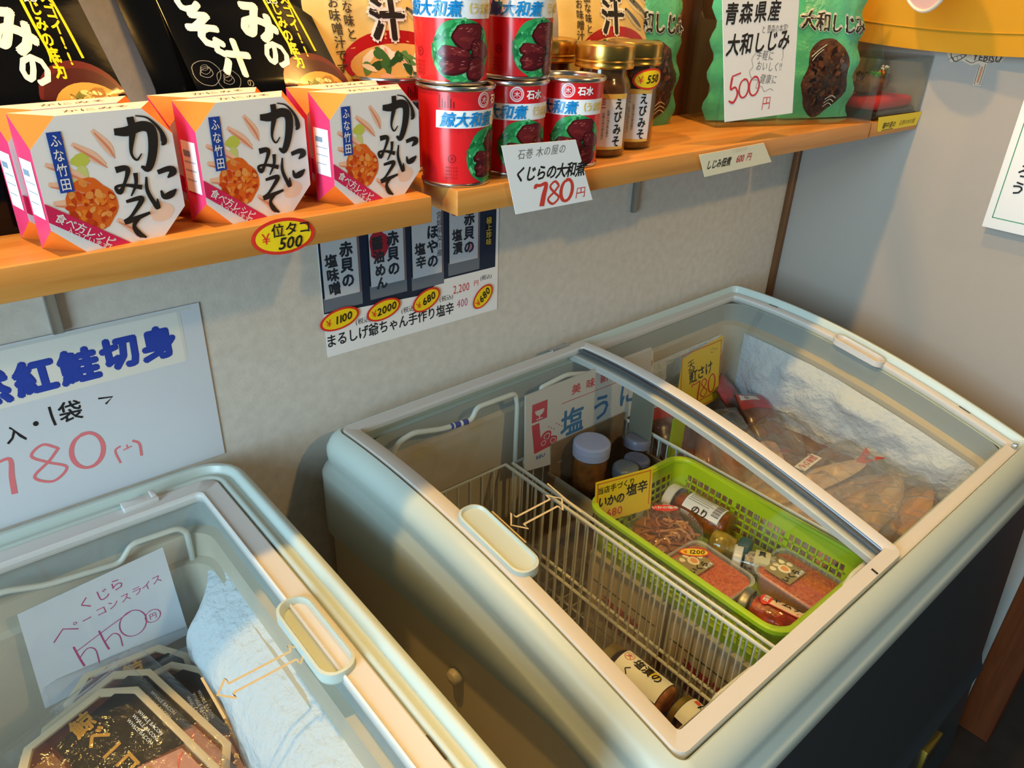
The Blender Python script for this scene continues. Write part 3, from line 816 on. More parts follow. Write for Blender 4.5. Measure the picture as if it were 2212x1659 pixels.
def bl_art(o, k=0.0):
    """o: x of the lettering column"""
    def f(d):
        d.text('み', o-.002, .152-k, .037, PW, .0008, .05, R(-6), jit=.02); d.text('の', o+.002, .1255-k, .026, PW, .0008, .04, R(-6))
        d.text('じ', o-.002, .190, .032, PW, .0008, .05, R(-8))
        d.text('し', o-.060, .172, .028, PW, .0008, .05, R(-8)); d.text('そ', o-.056, .146, .032, PW, .0008, .05, R(-8)); d.text('汁', o-.040, .1235, .030, PW, .0008, .05, R(-6))
        d.text('記', o+.024, .172, .013, PW, .0008, .0)
        d.text('スゴイ!!', o+.036, .1485, .0118, PY, .0008, .03, R(-5), True, .9, 0, .95); d.text('しじみの底力', o+.0235, .1455, .0112, PY, .0008, .03, R(-5), True, .9, 0, .98)
        d.stroke([(o+.0155, .180), (o+.0175, .150), (o+.0215, .116)], [.003, .0026, .002], PY, .0008); d.stroke([(o+.0425, .172), (o+.0445, .148), (o+.0455, .126)], [.002, .0026, .0024], PY, .0008)
        soup_bowl(d, o+.032, .0975, .036, .0275)
        g = gloss((120, 120, 120))
        for (x, z, rr) in ((o-.070, .112, .012), (o-.054, .106, .0105)):
            d.iell(x, z, rr, rr*.8, g, .0007, 24, 1, .3, .06, 3, .95)
            for q in range(3): d.iell(x, z+.002*q, rr*(.5-.1*q), rr*(.3-.06*q), g, .0007, 16, 1, .3, .1, q, .88)
        d.text('のみ', o-.036, .100, .007, gloss((150, 140, 120)), .0008, 0, 0, True)
    return f
G = 'black clam soup pouches leaning at the back of the shelf'
pouch('soup_pouch', (.098, .7215, -.198), 'black clam soup pouch leaning at the far left behind the first crab box', 'pouch', G, .196, PROF, BLK, 0, .010, 1, 0, bl_art(.0305, .005), taper=.18)
pouch('soup_pouch', (.3220, .7215, -.198), 'black clam soup pouch leaning behind the middle crab boxes with its soup bowl picture showing', 'pouch', G, .146, PROF, BLK, 0, .010, 4, 0, bl_art(.0105))
pouch('soup_pouch', (.264, .752, -.198), 'unlettered black pouch edge wedged between the two lettered black pouches', 'pouch', G, .088, [(0, 0), (.10, .006), (.168, .062), (.232, .112)], BLK, 0, .008, 8, R(4))

# yellow fish soup pouches
YEL = mat('yellow_pouch_film', (222, 190, 110), .3, var=(40, (232, 206, 138), .35, .7))
def ymiso(d):
    w = .16
    r = random.Random(4)
    d.iell(.012, .112, .066, .030, gloss((176, 30, 34)), .0004, 30, 6); d.iell(.010, .092, .070, .062, gloss((176, 30, 34)), .0005, 30, 6, 0, 0, 0, 0, 180, 360)
    d.iell(.012, .108, .058, .021, gloss((222, 176, 104)), .0008, 28, 5)
    cs = [gloss((58, 110, 60)), gloss((236, 226, 200)), gloss((40, 84, 46)), gloss((232, 178, 150)), gloss((240, 236, 220)), gloss((90, 140, 80))]
    for i in range(34):
        a, q = r.uniform(0, 6.28), math.sqrt(r.random())*.8
        d.iell(.012+.056*q*math.cos(a), .108+.019*q*math.sin(a), r.uniform(.004, .012), r.uniform(.002, .0055), cs[i % 6], .0011+.00001*i, 9, 1, r.uniform(0, 3), .2, i)
    # small fish above
    for i in range(8):
        x, z, ro = .050+.020*(i % 2), .150+.010*i, R(-35)
        d.iell(x, z, .024, .0055, gloss((206, 196, 150)), .0006, 18, 2, ro); d.iell(x, z+.002, .022, .0026, gloss((92, 96, 92)), .0008, 18, 2, ro)
        d.iell(x-.017, z+.0125, .0016, .0016, BLACK, .001, 10)
    c, s = .006, 0
    for ch, z in (('味', .232), ('噌', .194), ('汁', .154)):
        d.text(ch, c, z, .044, PW, .0014, .10); d.text(ch, c, z, .044, BLACK, .0020, .045)
    d.text('上品な味と', -.040, .164, .0125, ink((60, 50, 40)), .0012, .01, 0, True); d.text('自慢のお味噌汁です。', -.055, .150, .0125, ink((60, 50, 40)), .0012, .01, 0, True)
YP = [(0, 0), (.08, .002), (.18, .022), (.27, .040)]
G = 'yellow fish soup pouches standing at the back'
pouch('soup_pouch', (.4745, .776, -.198), 'yellow soup pouch standing between the black pouches and the red cans', 'pouch', G, .172, YP, YEL, .002, .008, 2, 0, ymiso)
pouch('soup_pouch', (.842, .790, -.198), 'yellow soup pouch standing behind the brown shrimp paste jars', 'pouch', G, .176, YP, YEL, .002, .008, 6, 0, ymiso)
b = MB()
# green clam pouches: vacuum packed, wavy rims
GRN = mat('green_pouch_film', (80, 180, 136), .22, bump=(34, .8, .006))
CLAM = mat('clam_meat', (46, 26, 18), .18, bump=(60, 1, .008), var=(50, (96, 56, 30), .45, .72))
def clam_art(d):
    d.iell(0, .064, .046, .060, CLAM, .0006, 36, 7, 0, .10, 3)
    r = random.Random(6)
    cs = [gloss((66, 38, 24)), gloss((26, 16, 12)), gloss((104, 62, 36)), gloss((40, 24, 16))]
    for i in range(70):
        a, q = r.uniform(0, 6.28), math.sqrt(r.random())*.86
        d.iell(0.042*q*math.cos(a), .064+.056*q*math.sin(a), r.uniform(.003, .008), r.uniform(.002, .005), cs[i % 4], .0009+.000008*i, 9, 1, r.uniform(0, 3), .25, i)
    wl = gloss((220, 226, 214))
    d.stroke([(-.034, .096), (-.022, .106), (-.010, .114)], .0012, wl, .0016); d.stroke([(-.034, .090), (-.024, .100), (-.014, .107)], .0010, wl, .0016)
    for k in range(3): d.stroke([(.008, .018+.006*k), (.018, .024+.006*k), (.028, .020+.006*k)], .0012, wl, .0016)
    for st, x, z0 in (('青森県産', .004, .200), ('大和しじみ', .004, .146)):
        d.text(st, x, z0, .030, wl, .0018, .07, R(-4), sx=.85, jit=.05); d.text(st, x, z0, .030, BLACK, .0023, .04, R(-4), sx=.85, jit=.05)
GP = [(0, 0), (.06, -.002), (.14, .006), (.235, .022)]
G = 'green vacuum packed clam pouches'
pouch('clam_pouch', (.946, .806, -.198), 'green clam pouch standing behind the jar with the yellow sticker', 'pouch', G, .118, GP, GRN, .010, .014, 3, R(-6), clam_art)
pouch('clam_pouch', (1.1265, .7570, -.1945), 'green clam pouch half covered by the 500 yen card', 'pouch', G, .140, GP, GRN, .011, .014, 5, R(-20), clam_art)
pouch('clam_pouch', (1.2640, .7070, -.1945), 'green clam pouch standing open to view right of the 500 yen card', 'pouch', G, .140, GP, GRN, .011, .014, 7, R(-20), clam_art)

# ------------------------------------------------------------------ clear pouch holder
HX, HY, HR = 1.197, .734, R(-20)
t = thing('acrylic_holder', (HX, HY, -.198), 'clear acrylic holder standing on the shelf with green clam pouches in it', 'holder', None, HR)
hw, hd = .152, .052
b = MB(); b.box(-hw, -hd, 0, hw, hd, .003, ACRYL, .0006); b.build('base_plate', t)
b = MB(); b.box(-hw, -hd, .003, hw, -hd+.0028, .076, ACRYL, .0006); b.build('front_panel', t)
def side(x):
    P = [(-hd, .003), (hd, .003), (hd, .26), (hd-.016, .26), (hd-.018, .160), (hd-.028, .150), (-hd+.022, .150), (-hd, .088)]
    b = MB(); V = [(x, p, q) for p, q in P]+[(x+.0028, p, q) for p, q in P]; n = len(P)
    b.add(V, [tuple(range(n)), tuple(reversed(range(n, 2*n)))]+[(i, n+i, n+(i+1) % n, (i+1) % n) for i in range(n)], ACRYL)
    return b
side(-hw).build('side_panel', t); side(hw-.0028).build('side_panel', t)
b = MB(); b.box(-hw, hd-.003, .003, hw, hd, .26, ACRYL, .0006); b.build('back_panel', t)

# ------------------------------------------------------------------ paper cards
def card(name, fm, poly, label, cat, draw, group=None, origin=None, m=None, th=.0006):
    """flat card with its own small thickness; poly in (u, v)"""
    b = MB(); b.fm = fm; n = len(poly); m = m or PAPER
    V = [fm(u, v, 0) for u, v in poly]+[fm(u, v, th) for u, v in poly]
    b.add(V, [tuple(reversed(range(n))), tuple(range(n, 2*n))]+[(i, (i+1) % n, n+(i+1) % n, n+i) for i in range(n)], m)
    b.fm = lambda u, v, h=0: fm(u, v, th+h*.35)
    draw(b)
    o = b.build(name, origin=origin, smooth=20)
    return tag(o, label, cat, group)
PEN = ink((120, 116, 116)); REDP = ink((206, 52, 62)); ORP = ink((212, 62, 48))
def hand0(b, cx, cy, w, h, m, sw, k=0.0006, rot=0):
    c, s = math.cos(rot), math.sin(rot)
    P = [(cx+w*math.cos(a)*c-h*math.sin(a)*s, cy+w*math.cos(a)*s+h*math.sin(a)*c) for a in np.linspace(1.9, 1.9+2*math.pi, 13)]
    b.stroke(P, [sw*(.7+.4*abs(math.sin(i*.6))) for i in range(13)], m, k)
def hand7(b, cx, cy, w, h, m, sw, k=.0006):
    b.stroke([(cx-w, cy+h*.72), (cx-w*.95, cy+h), (cx-w*.2, cy+h*.95), (cx+w, cy+h), (cx+w*.75, cy), (cx+w*.55, cy-h)], [sw*.8, sw*.7, sw*.6, sw*.9, sw*1.2, sw*1.25], m, k)
def hand8(b, cx, cy, w, h, m, sw, k=.0006):
    b.stroke([(cx+w*.8, cy+h*.62), (cx, cy+h), (cx-w*.8, cy+h*.6), (cx, cy+h*.05), (cx+w, cy-h*.5), (cx, cy-h), (cx-w, cy-h*.5), (cx+w*.1, cy+h*.1), (cx+w*.85, cy+h*.62)], sw*.85, m, k)
def hand5(b, cx, cy, w, h, m, sw, k=.0006, flag=True):
    b.stroke([(cx-w*.7, cy+h), (cx-w*.8, cy+h*.1), (cx+w*.3, cy+h*.2), (cx+w, cy-h*.35), (cx+w*.2, cy-h), (cx-w, cy-h*.85)], [sw*1.2, sw, sw*.7, sw, sw, sw*.6], m, k)
    if flag: b.stroke([(cx-w*.7, cy+h*.95), (cx+w*1.2, cy+h*1.12)], sw*.7, m, k, False)
def yen(b, cx, cy, w, h, m, sw, k=.0006):
    b.stroke([(cx-w, cy-h), (cx-w*.9, cy+h*.9), (cx+w*.9, cy+h*.9), (cx+w*.95, cy-h*.9), (cx+w*.6, cy-h*.8)], sw, m, k, False)
    b.stroke([(cx, cy+h*.9), (cx, cy)], sw, m, k, False); b.stroke([(cx-w*.85, cy-h*.05), (cx+w*.85, cy)], sw, m, k, False)

# 780 card leaning on the board's front edge
fm = plane_map((.587, .6285, -.199), (1, -.05, 0), (0, -.06, 1), (0, -1, -.06))
def d780(b):
    tt = R(-3)
    b.text('石巻 木の屋の', -.014, .032, .0115, PEN, .0006, -.012, R(1), False, .9, .1, 1.05, .05)
    b.text('くじらの大和煮', .002, .0085, .0178, BLACK, .0006, .022, R(-2), False, .88, .12, .94, .06)
    hand7(b, -.012, -.0175, .0075, .0125, ORP, .0056); hand8(b, .0085, -.0165, .0080, .0130, ORP, .0032); hand0(b, .0275, -.0160, .0085, .0125, ORP, .0044)
    yen(b, .0500, -.0215, .0065, .0062, ORP, .0013)
card('price_card', fm, [(-.044, -.0345), (.0710, -.0330), (.0330, .0405), (-.0700, .0430)], 'tilted white card reading 780 leaning on the red cans', 'price card', d780, 'handwritten price cards', origin=(.587, .63, -.225))
# small strip 600
fm = plane_map((.952, .634, -.2165), (1, 0, 0), (0, -.10, 1), (0, -1, -.1))
def d600(b):
    b.text('しじみ佃煮', -.040, -.002, .0135, BLACK, .0005, .02, R(0), False, .82, .05); b.text('600', .009, -.001, .0145, REDP, .0005, .02, 0, False, .8); b.text('円', .030, -.0005, .012, REDP, .0005, .015)
    b.text('宍道湖の味', .002, .012, .007, ink((226, 216, 190)), .0004)
card('price_strip', fm, [(-.066, -.0185), (.0940, -.0155), (.0590, .0160), (-.0900, .0145)], 'small cream strip reading 600 on the front edge of the long shelf', 'price strip', d600, None, origin=(.952, .63, -.23), m=mat('cream_card', (246, 238, 206), .6))
# oval 500 on the left board
b = MB(); b.fm = lambda u, v, h=0: (.2715+u, .6338-h, -.2115+v)
b.oval_tag(0, 0, .0300, .0165, '500', .0150, .0004, R(-1), 1, True, '位タコ')
tag(b.build('price_sticker', origin=(.2715, .634, -.2115)), 'oval yellow sticker reading 500 on the left shelf front edge', 'price sticker', 'yellow oval price stickers')
# 500 yen card in the holder
cfm = plane_map((.987, .6440, -.090), (1, -.06, 0), (.0, .06, 1), (-.06, -1, .06))
def d500(b):
    b.text('青森県産', -.030, .0590, .0270, BLACK, .0006, .022, R(3), False, .98, .1, 1.12, .05)
    b.text('と 豊森の本宮!', .020, .0390, .0110, PEN, .0006, -.01, R(2), False, .8)
    b.text('大和しじみ', -.010, .0225, .0280, BLACK, .0006, .024, R(3), False, .95, .12, 1.02, .04)
    for st, y, x in (('手軽に', .0060, .006), ('おいしく!!', -.0085, .018), ('健康に', -.0250, .020)): b.text(st, x, y, .0135, PEN, .0006, -.01, R(-3), False, .9, .1, 1.08, .1)
    b.stroke([(-.014, .010), (-.022, .002), (-.018, -.008), (-.024, -.014), (-.016, -.024), (-.004, -.026), (-.006, -.036), (.006, -.034), (.014, -.041), (.026, -.038), (.034, -.041)], .0007, PEN, .0006)
    b.stroke([(.030, .016), (.042, .014), (.046, .004), (.044, -.002)], .0007, PEN, .0006)
    hand5(b, -.053, -.036, .0085, .0160, REDP, .0036, .0007, False); b.stroke([(-.060, -.019), (-.042, -.015)], .002, REDP, .0007, False)
    hand0(b, -.032, -.0350, .0098, .0118, REDP, .0030); hand0(b, -.010, -.0330, .0105, .0122, REDP, .0030)
    yen(b, .0220, -.0570, .0082, .0085, REDP, .0015)
card('price_card', cfm, [(-.064, -.0765), (.088, -.0745), (.058, .125), (-.106, .125)], 'tall white card reading 500 in front of the green clam pouches', 'price card', d500, 'handwritten price cards', origin=(.987, .644, -.165))
# yellow tag on the corner board
fm = plane_map((1.437, .6395, -.2085), (1, 0, 0), (0, -.12, 1), (0, -1, -.12))
def dyt(b):
    b.text('御中道の', -.030, .000, .012, ink((60, 56, 30)), .0005, .01); b.irect(-.052, -.0085, -.010, -.0072, ink((60, 56, 30)), .0005); b.text('石巻の木の屋', .038, .000, .010, ink((90, 84, 40)), .0005, .0)
card('shelf_tag', fm, [(-.060, -.0155), (.080, -.0165), (.084, .0145), (-.080, .0165)], 'bright yellow shelf tag on the short corner board', 'shelf tag', dyt, None, origin=(1.437, .64, -.22), m=mat('yellow_tag', (246, 216, 40), .5))

# ------------------------------------------------------------------ case with ornament
CX = 1.437
t = thing('display_case', (CX, .702, -.200), 'clear display case on the corner board around a red cushion', 'case')
b = MB()
for s in (-1, 1): b.box(CX*0+s*.080-.0012, -.060, 0, s*.080+.0012, .060, .098, ACRYL)
b.box(-.080, -.0612, 0, .080, -.0588, .098, ACRYL); b.box(-.080, .0588, 0, .080, .0612, .098, ACRYL); b.box(-.081, -.0615, .098, .081, .0615, .1004, ACRYL)
b.build('clear_cover', t)
b = MB(); LAC = mat('black_lacquer', (16, 14, 14), .2)
b.box(-.077, -.056, .0, .077, .056, .007, LAC, .001); b.box(-.074, -.053, .0075, .074, .053, .0140, LAC, .001)
tag(b.build('lacquer_stand', loc=(CX, .702, -.200)), 'two-tier black lacquer stand under the red cushion', 'stand')
b = MB(); RCU = mat('red_felt', (196, 26, 34), .9, bump=(200, .4, .001))
b.box(-.070, -.050, .0142, .070, .050, .0330, RCU, .007, .012)
tag(b.build('red_cushion', loc=(CX, .702, -.200), smooth=60), 'flat red felt cushion in the clear display case', 'cushion')
t = thing('driftwood_planter', (CX-.005, .702, -.1668), 'brown driftwood planter with tiny plants on the red cushion', 'ornament')
b = MB(); DW = mat('driftwood', (132, 86, 60), .8, bump=(90, 1, .004), var=(60, (96, 58, 40), .35, .7))
L = []
for i in range(15):
    u = i/14; x = -.056+.104*u; r = .016*(math.sin(math.pi*(.08+.84*u))**.5)
    L.append([(x, r*1.25*math.cos(a)*(1+.12*math.sin(3*a+i)), .0155+r*.95*math.sin(a)*(1+.1*math.sin(2*a+i*.8))) for a in np.linspace(0, 2*math.pi, 16, endpoint=False)])
b.loft(L, DW, True, True); b.build('log', t, smooth=60)
def sprig(x, n, hgt, c, seed, flower=None):
    r = random.Random(seed); b = MB()
    for i in range(n):
        px, py = x+r.uniform(-.008, .008), r.uniform(-.010, .004); hh = hgt*r.uniform(.6, 1)
        b.tube([(px, py, .026), (px+r.uniform(-.003, .003), py, .028+hh)], .0006, ink(c), 5)
        for k in range(3):
            b.lathe([(.0002, 0), (.0022, .0014), (.0024, .003), (.0002, .0046)], ink(flower if flower and k == 2 else c), (px+r.uniform(-.004, .004), py+r.uniform(-.003, .003), .026+hh*(.5+.25*k)), 7)
    return b
sprig(-.046, 5, .012, (54, 30, 30), 1).build('dark_sprig', t); sprig(.006, 7, .010, (96, 168, 70), 2).build('green_sprig', t)
sprig(.020, 4, .010, (150, 90, 40), 4, (226, 120, 40)).build('orange_sprig', t); sprig(.032, 6, .018, (120, 130, 100), 3, (228, 224, 226)).build('white_sprig', t)

# dark brown upright on the back wall between the green pouches
BW2 = wood('dark_upright', (104, 58, 38), (122, 72, 48), 2)
b = MB(); b.box(1.060, .850, -.198, 1.160, .868, .55, BW2, .002); tag(b.build('wooden_upright', origin=(1.11, .86, -.198)), 'dark brown wooden upright against the wall behind the clear holder', 'upright')

# ------------------------------------------------------------------ right wall: cloth, fan, notice
xw = lambda d: (lambda u, v, h=0: (XW-d-h, u, v))
CLO = mat('yellow_cloth', (192, 140, 18), .85, bump=(400, .3, .0006))
t = thing('yellow_banner', (XW-.012, .66, -.06), 'yellow cloth banner with a stitched hem hanging on the right wall', 'banner')
b = MB()
def cl(u, v, h): 
    y = .835-.44*u; z = -.080-.012*math.sin(u*3)+.30*v
    return (XW-.030-.006*math.sin(u*9)*(1-v)-h, y, z)
b.sheet(cl, 40, 8, CLO, .0016)
b.fm = lambda u, v, h=0: cl(u, v, .0016+h)
b.text('好', .80, .17, .06, ink((60, 40, 20)), .0004, .01)
b.build('cloth', t, origin=(XW-.012, .66, -.06), smooth=60)
b = MB()
b.tube([(lambda p: (p[0]-.0022, p[1], p[2]))(cl(i/30, .115, 0)) for i in range(31)], .0018, CLO, 6); b.build('hem_fold', t, origin=(XW-.012, .66, -.06), smooth=60)
b = MB(); OB = mat('orange_binding', (226, 120, 30), .8)
b.sheet(lambda u, v, h: tuple(np.array(cl(.985+.02*u, v, 0))-np.array((.0018+h, 0, 0))), 2, 8, OB, .0014); b.build('side_binding', t, origin=(XW-.012, .66, -.06), smooth=60)
# pale pink round thing above it
t = thing('round_pink_fan', (1.315, .605, .056), 'pale pink round fan with a white rim in front of the yellow banner', 'fan')
PKF = mat('pale_pink_paper', (236, 190, 190), .5); PKR = mat('white_fan_rim', (240, 226, 214), .5)
b = MB(); b.xf = Matrix.Rotation(R(52), 4, 'Z') @ Matrix.Rotation(R(80), 4, 'X')
b.lathe([(.0005, -.001), (.082, -.001), (.082, .001), (.0005, .001)], PKF, n=48); b.build('fan_face', t)
b = MB(); b.xf = Matrix.Rotation(R(52), 4, 'Z') @ Matrix.Rotation(R(80), 4, 'X')
b.tube([(.084*math.cos(a), .084*math.sin(a), 0) for a in np.linspace(0, 2*math.pi, 48, endpoint=False)], .003, PKR, 8, True); b.build('fan_rim', t)
# cut-out card
fm = xw(.001)
def dyb(b):
    k = ink((84, 62, 52))
    b.fm = lambda u, v, h=0: (XW-.0016-h, .577-u, -.092+v)
    b.text('YEBISU', .022, -.004, .0150, k, .0004, .02, R(0), False, .95)
    b.iell(-.026, .003, .014, .017, k, .0004, 24, 1, 0, .1, 3, .9); b.iell(-.023, .004, .0018, .0018, k, .0005, 12)
    for q in range(5): b.stroke([(-.040+.006*q, -.012+.003*q), (-.034+.006*q, -.008+.002*q), (-.030+.006*q, -.014+.003*q)], .0008, k, .0004)
    b.stroke([(-.012, -.010), (.000, -.014), (.010, -.009), (.028, -.011), (.044, -.004), (.050, .006)], .001, k, .0004)
    b.stroke([(.014, -.016), (.014, -.047), (.023, -.047), (.023, -.014)], .0009, k, .0004, False)
    b.irect(.017, -.044, .020, -.018, ink((196, 120, 80)), .0004)
pts = [(.577-u, -.092+v) for u, v in [(-.046, .02), (-.046, -.002), (-.036, -.016), (-.018, -.012), (0, -.018), (.012, -.014), (.012, -.049), (.025, -.049), (.025, -.013), (.046, -.008), (.056, .012), (.050, .028)]]
card('cutout_card', xw(.0004), pts, 'small shaped card with brown lettering on the wall below the yellow banner', 'card', dyb, None, origin=(XW, .577, -.10), m=mat('kraft_print', (206, 184, 160), .7))
# framed notice, standing off the wall
t = thing('wall_notice', (XW-.016, .415, -.25), 'white notice with a thin green border on the right wall', 'notice')
b = MB(); b.box(XW-.018, .335, -.366, XW-.014, .474, .05, PAPER, .0008); b.box(XW-.0138, .36, -.33, XW-.0004, .45, .0, DARK)
b.fm = lambda u, v, h=0: (XW-.018-h, .474-u, v)
gr = ink((40, 140, 96))
b.irect(.0115, -.3475, .0130, .045, gr, .0004); b.irect(.0115, -.3475, .1275, -.3460, gr, .0004); b.irect(.1260, -.3475, .1275, .045, gr, .0004)
b.text('せろう', .038, -.262, .024, BLACK, .0005, .02, R(-4), True, 1, 0, 1.2)
b.build('notice_sheet', t, origin=(XW-.016, .415, -.25))

# ------------------------------------------------------------------ poster of four jars
def dposter(b):
    A = lambda x: x-.566
    navy, mid, blk, lab = gloss((34, 44, 66)), gloss((62, 96, 140)), gloss((24, 26, 34)), gloss((196, 200, 208))
    b.ipoly([(-.150, -.100), (.005, -.108), (.045, -.092), (.142, -.092), (.142, .10), (-.150, .10)], navy, .0003)
    b.irect(-.150, .01, -.135, .06, mid, .0004); b.irect(-.150, -.04, -.140, -.005, gloss((40, 70, 120)), .0004); b.irect(.112, .02, .142, .06, gloss((90, 120, 150)), .0004)
    def jar(cx, top, bot, w, txt, side, red=None):
        b.irect(cx-w*.5, bot, cx+w*.5, top, blk, .0006); b.irect(cx-w*.5, bot-.004, cx+w*.5, bot+.016, gloss((110, 118, 130)), .0007)
        b.irect(cx-w*.46, bot+.014, cx+w*.44, top-.022, lab, .0009); b.irect(cx+w*.40, bot+.014, cx+w*.5, top-.022, gloss((120, 100, 100)), .0008)
        if red: b.iell(cx-w*.2, bot+.072, w*.26, .020, gloss((164, 40, 56)), .0011, 18, 1, 0, .15, 4)
        b.text(txt, cx+w*.15, bot+.056, .0210, ink((22, 34, 52)), .0013, .034, 0, True, .95, 0, 1.0, .08); b.text(side, cx-w*.22, bot+.046, .0190, ink((34, 40, 50)), .0013, .032, R(4), True, .95, 0, 1.0, .08)
    jar(A(.446), .052, -.094, .058, '赤貝の', '塩味噌'); jar(A(.517), .060, -.092, .060, '赤貝の', '醤油めん', True)
    jar(A(.583), .064, -.094, .056, 'ほやの', '塩辛'); jar(A(.648), .050, -.085, .058, '赤貝の', '塩漬')
    b.text('宮城県女川産', A(.604), -.030+.008, .011, ink((40, 50, 66)), .0015, .0, 0, True); b.iell(A(.632), .008, .0085, .0085, gloss((190, 90, 100)), .0015, 18, 1, 0, 0, 0, .7); b.iell(A(.660), -.052, .005, .005, gloss((210, 120, 140)), .0015)
    b.irect(A(.688), -.056, A(.700), -.010, blk, .0015); b.text('極上珍味', A(.694), -.033, .011, gloss((206, 170, 60)), .0017, .02, 0, True)
    for (x, st) in ((.462, '(税込)'), (.545, '(税込)'), (.616, '(税込)'), (.690, '(税込)')):
        pass
    b.text('(税込)', A(.474), -.426+.355-.052, .0095, ink((60, 60, 66)), .0009); b.text('(税込)', A(.548), -.124, .0095, ink((60, 60, 66)), .0009); b.text('(税込)', A(.615), -.122, .0095, ink((60, 60, 66)), .0009); b.text('(税込)', A(.690), -.105, .0085, ink((60, 60, 66)), .0009)
    b.text('2,200', A(.643), -.1125, .0185, REDP, .0009, .005, 0, False, .72); b.text('円', A(.671), -.1105, .010, REDP, .0009)
    b.text('400', A(.645), -.137, .0185, ink((200, 90, 140)), .0009, .005, 0, False, .72)
    b.text('まるしげ爺ちゃん手作り塩辛', A(.522), -.1405, .0205, ink((14, 20, 40)), .0009, .012, R(0), False, .82, 0, .98)
fm = lambda u, v, h=0: (.566+u, YW-.0004-h, -.305+v)
card('laminated_poster', fm, [(-.150, -.164), (.148, -.164), (.146, .10), (-.150, .10)], 'laminated poster of four lidded jars below the shelf', 'poster', dposter, None, origin=(.566, YW, -.469))
ST = [((.4375, -.4160), .0300, .0150, '1100', 8, 'oval yellow sticker reading 1100 at the lower left of the jar poster'),
      ((.5060, -.4190), .0280, .0150, '2000', 10, 'oval yellow sticker reading 2000 second from left on the jar poster'),
      ((.5780, -.4210), .0255, .0155, '680', 22, 'oval yellow sticker reading 680 under the third jar of the poster'),
      ((.6830, -.4400), .0225, .0145, '680', 42, 'steeply tilted oval yellow sticker at the right of the jar poster')]
for (x, z), ru, rv, st, a, lb in ST:
    b = MB(); b.fm = (lambda X, Z: lambda u, v, h=0: (X+u, YW-.0030-h, Z+v))(x, z)
    b.oval_tag(0, 0, ru, rv, st, .0155, .0003, R(a))
    b.iell(0, 0, ru*.9, rv*.9, OVRED, -.0012, 20, 1, R(a))
    tag(b.build('price_sticker', origin=(x, YW-.003, z)), lb, 'price sticker', 'yellow oval price stickers')

# ------------------------------------------------------------------ salmon sign, lower left
BLU = ink((30, 62, 168))
def dsign(b):
    X = lambda x: x; 
    for ch, x, z in (('身', .206, -.3885), ('切', .164, -.3885), ('鮭', .121, -.3925), ('紅', .078, -.3935), ('然', .034, -.394), ('天', -.010, -.395)):
        b.text(ch, x, z, .0405, BLU, .0006, .055, 0, False, .98)
    for ch, x, z, s_ in (('袋', .101, -.4435, .027), ('・', .066, -.447, .026), ('入', .045, -.4525, .022), ('枚', .014, -.456, .024)): b.text(ch, x, z, s_, BLACK, .0006, .012, R(-3), False, .9)
    b.stroke([(.0825, -.4315), (.0825, -.4440), (.0835, -.4555)], .0026, BLACK, .0006)
    b.stroke([(.131, -.4375), (.1455, -.4400), (.137, -.4465)], .0022, BLACK, .0006, False)
    rr = ink((226, 120, 126))
    hand7(b, .020, -.502, .0130, .0220, rr, .0046); hand8(b, .066, -.499, .0165, .0245, rr, .0036); hand0(b, .107, -.498, .0165, .0225, rr, .0048, .0006, R(-8))
    b.stroke([(.137, -.528), (.1345, -.510), (.141, -.5055)], .0024, rr, .0006); b.stroke([(.155, -.503), (.1615, -.510), (.161, -.527)], .0030, rr, .0006); b.stroke([(.143, -.512), (.153, -.510)], .0016, rr, .0006, False); b.stroke([(.148, -.506), (.148, -.512)], .0016, rr, .0006, False)
    b.irect(-.20, -.3555, .2475, -.3525, ink((206, 208, 204)), .0004); b.irect(.232, -.416, .2355, -.357, ink((214, 214, 206)), .0004)
    b.irect(-.20, -.4195, .2320, -.3560, ink((226, 226, 218)), .0003)
SGM = mat('laminated_white', (208, 214, 222), .35)
fm = lambda u, v, h=0: (u, YW-.0012-h, v)
card('salmon_sign', fm, [(-.30, -.5625), (.2585, -.5625), (.2585, -.3505), (-.30, -.3505)], 'large laminated white sign with bold blue characters above the left freezer', 'sign', dsign, None, origin=(-.02, YW, -.5625), m=SGM)
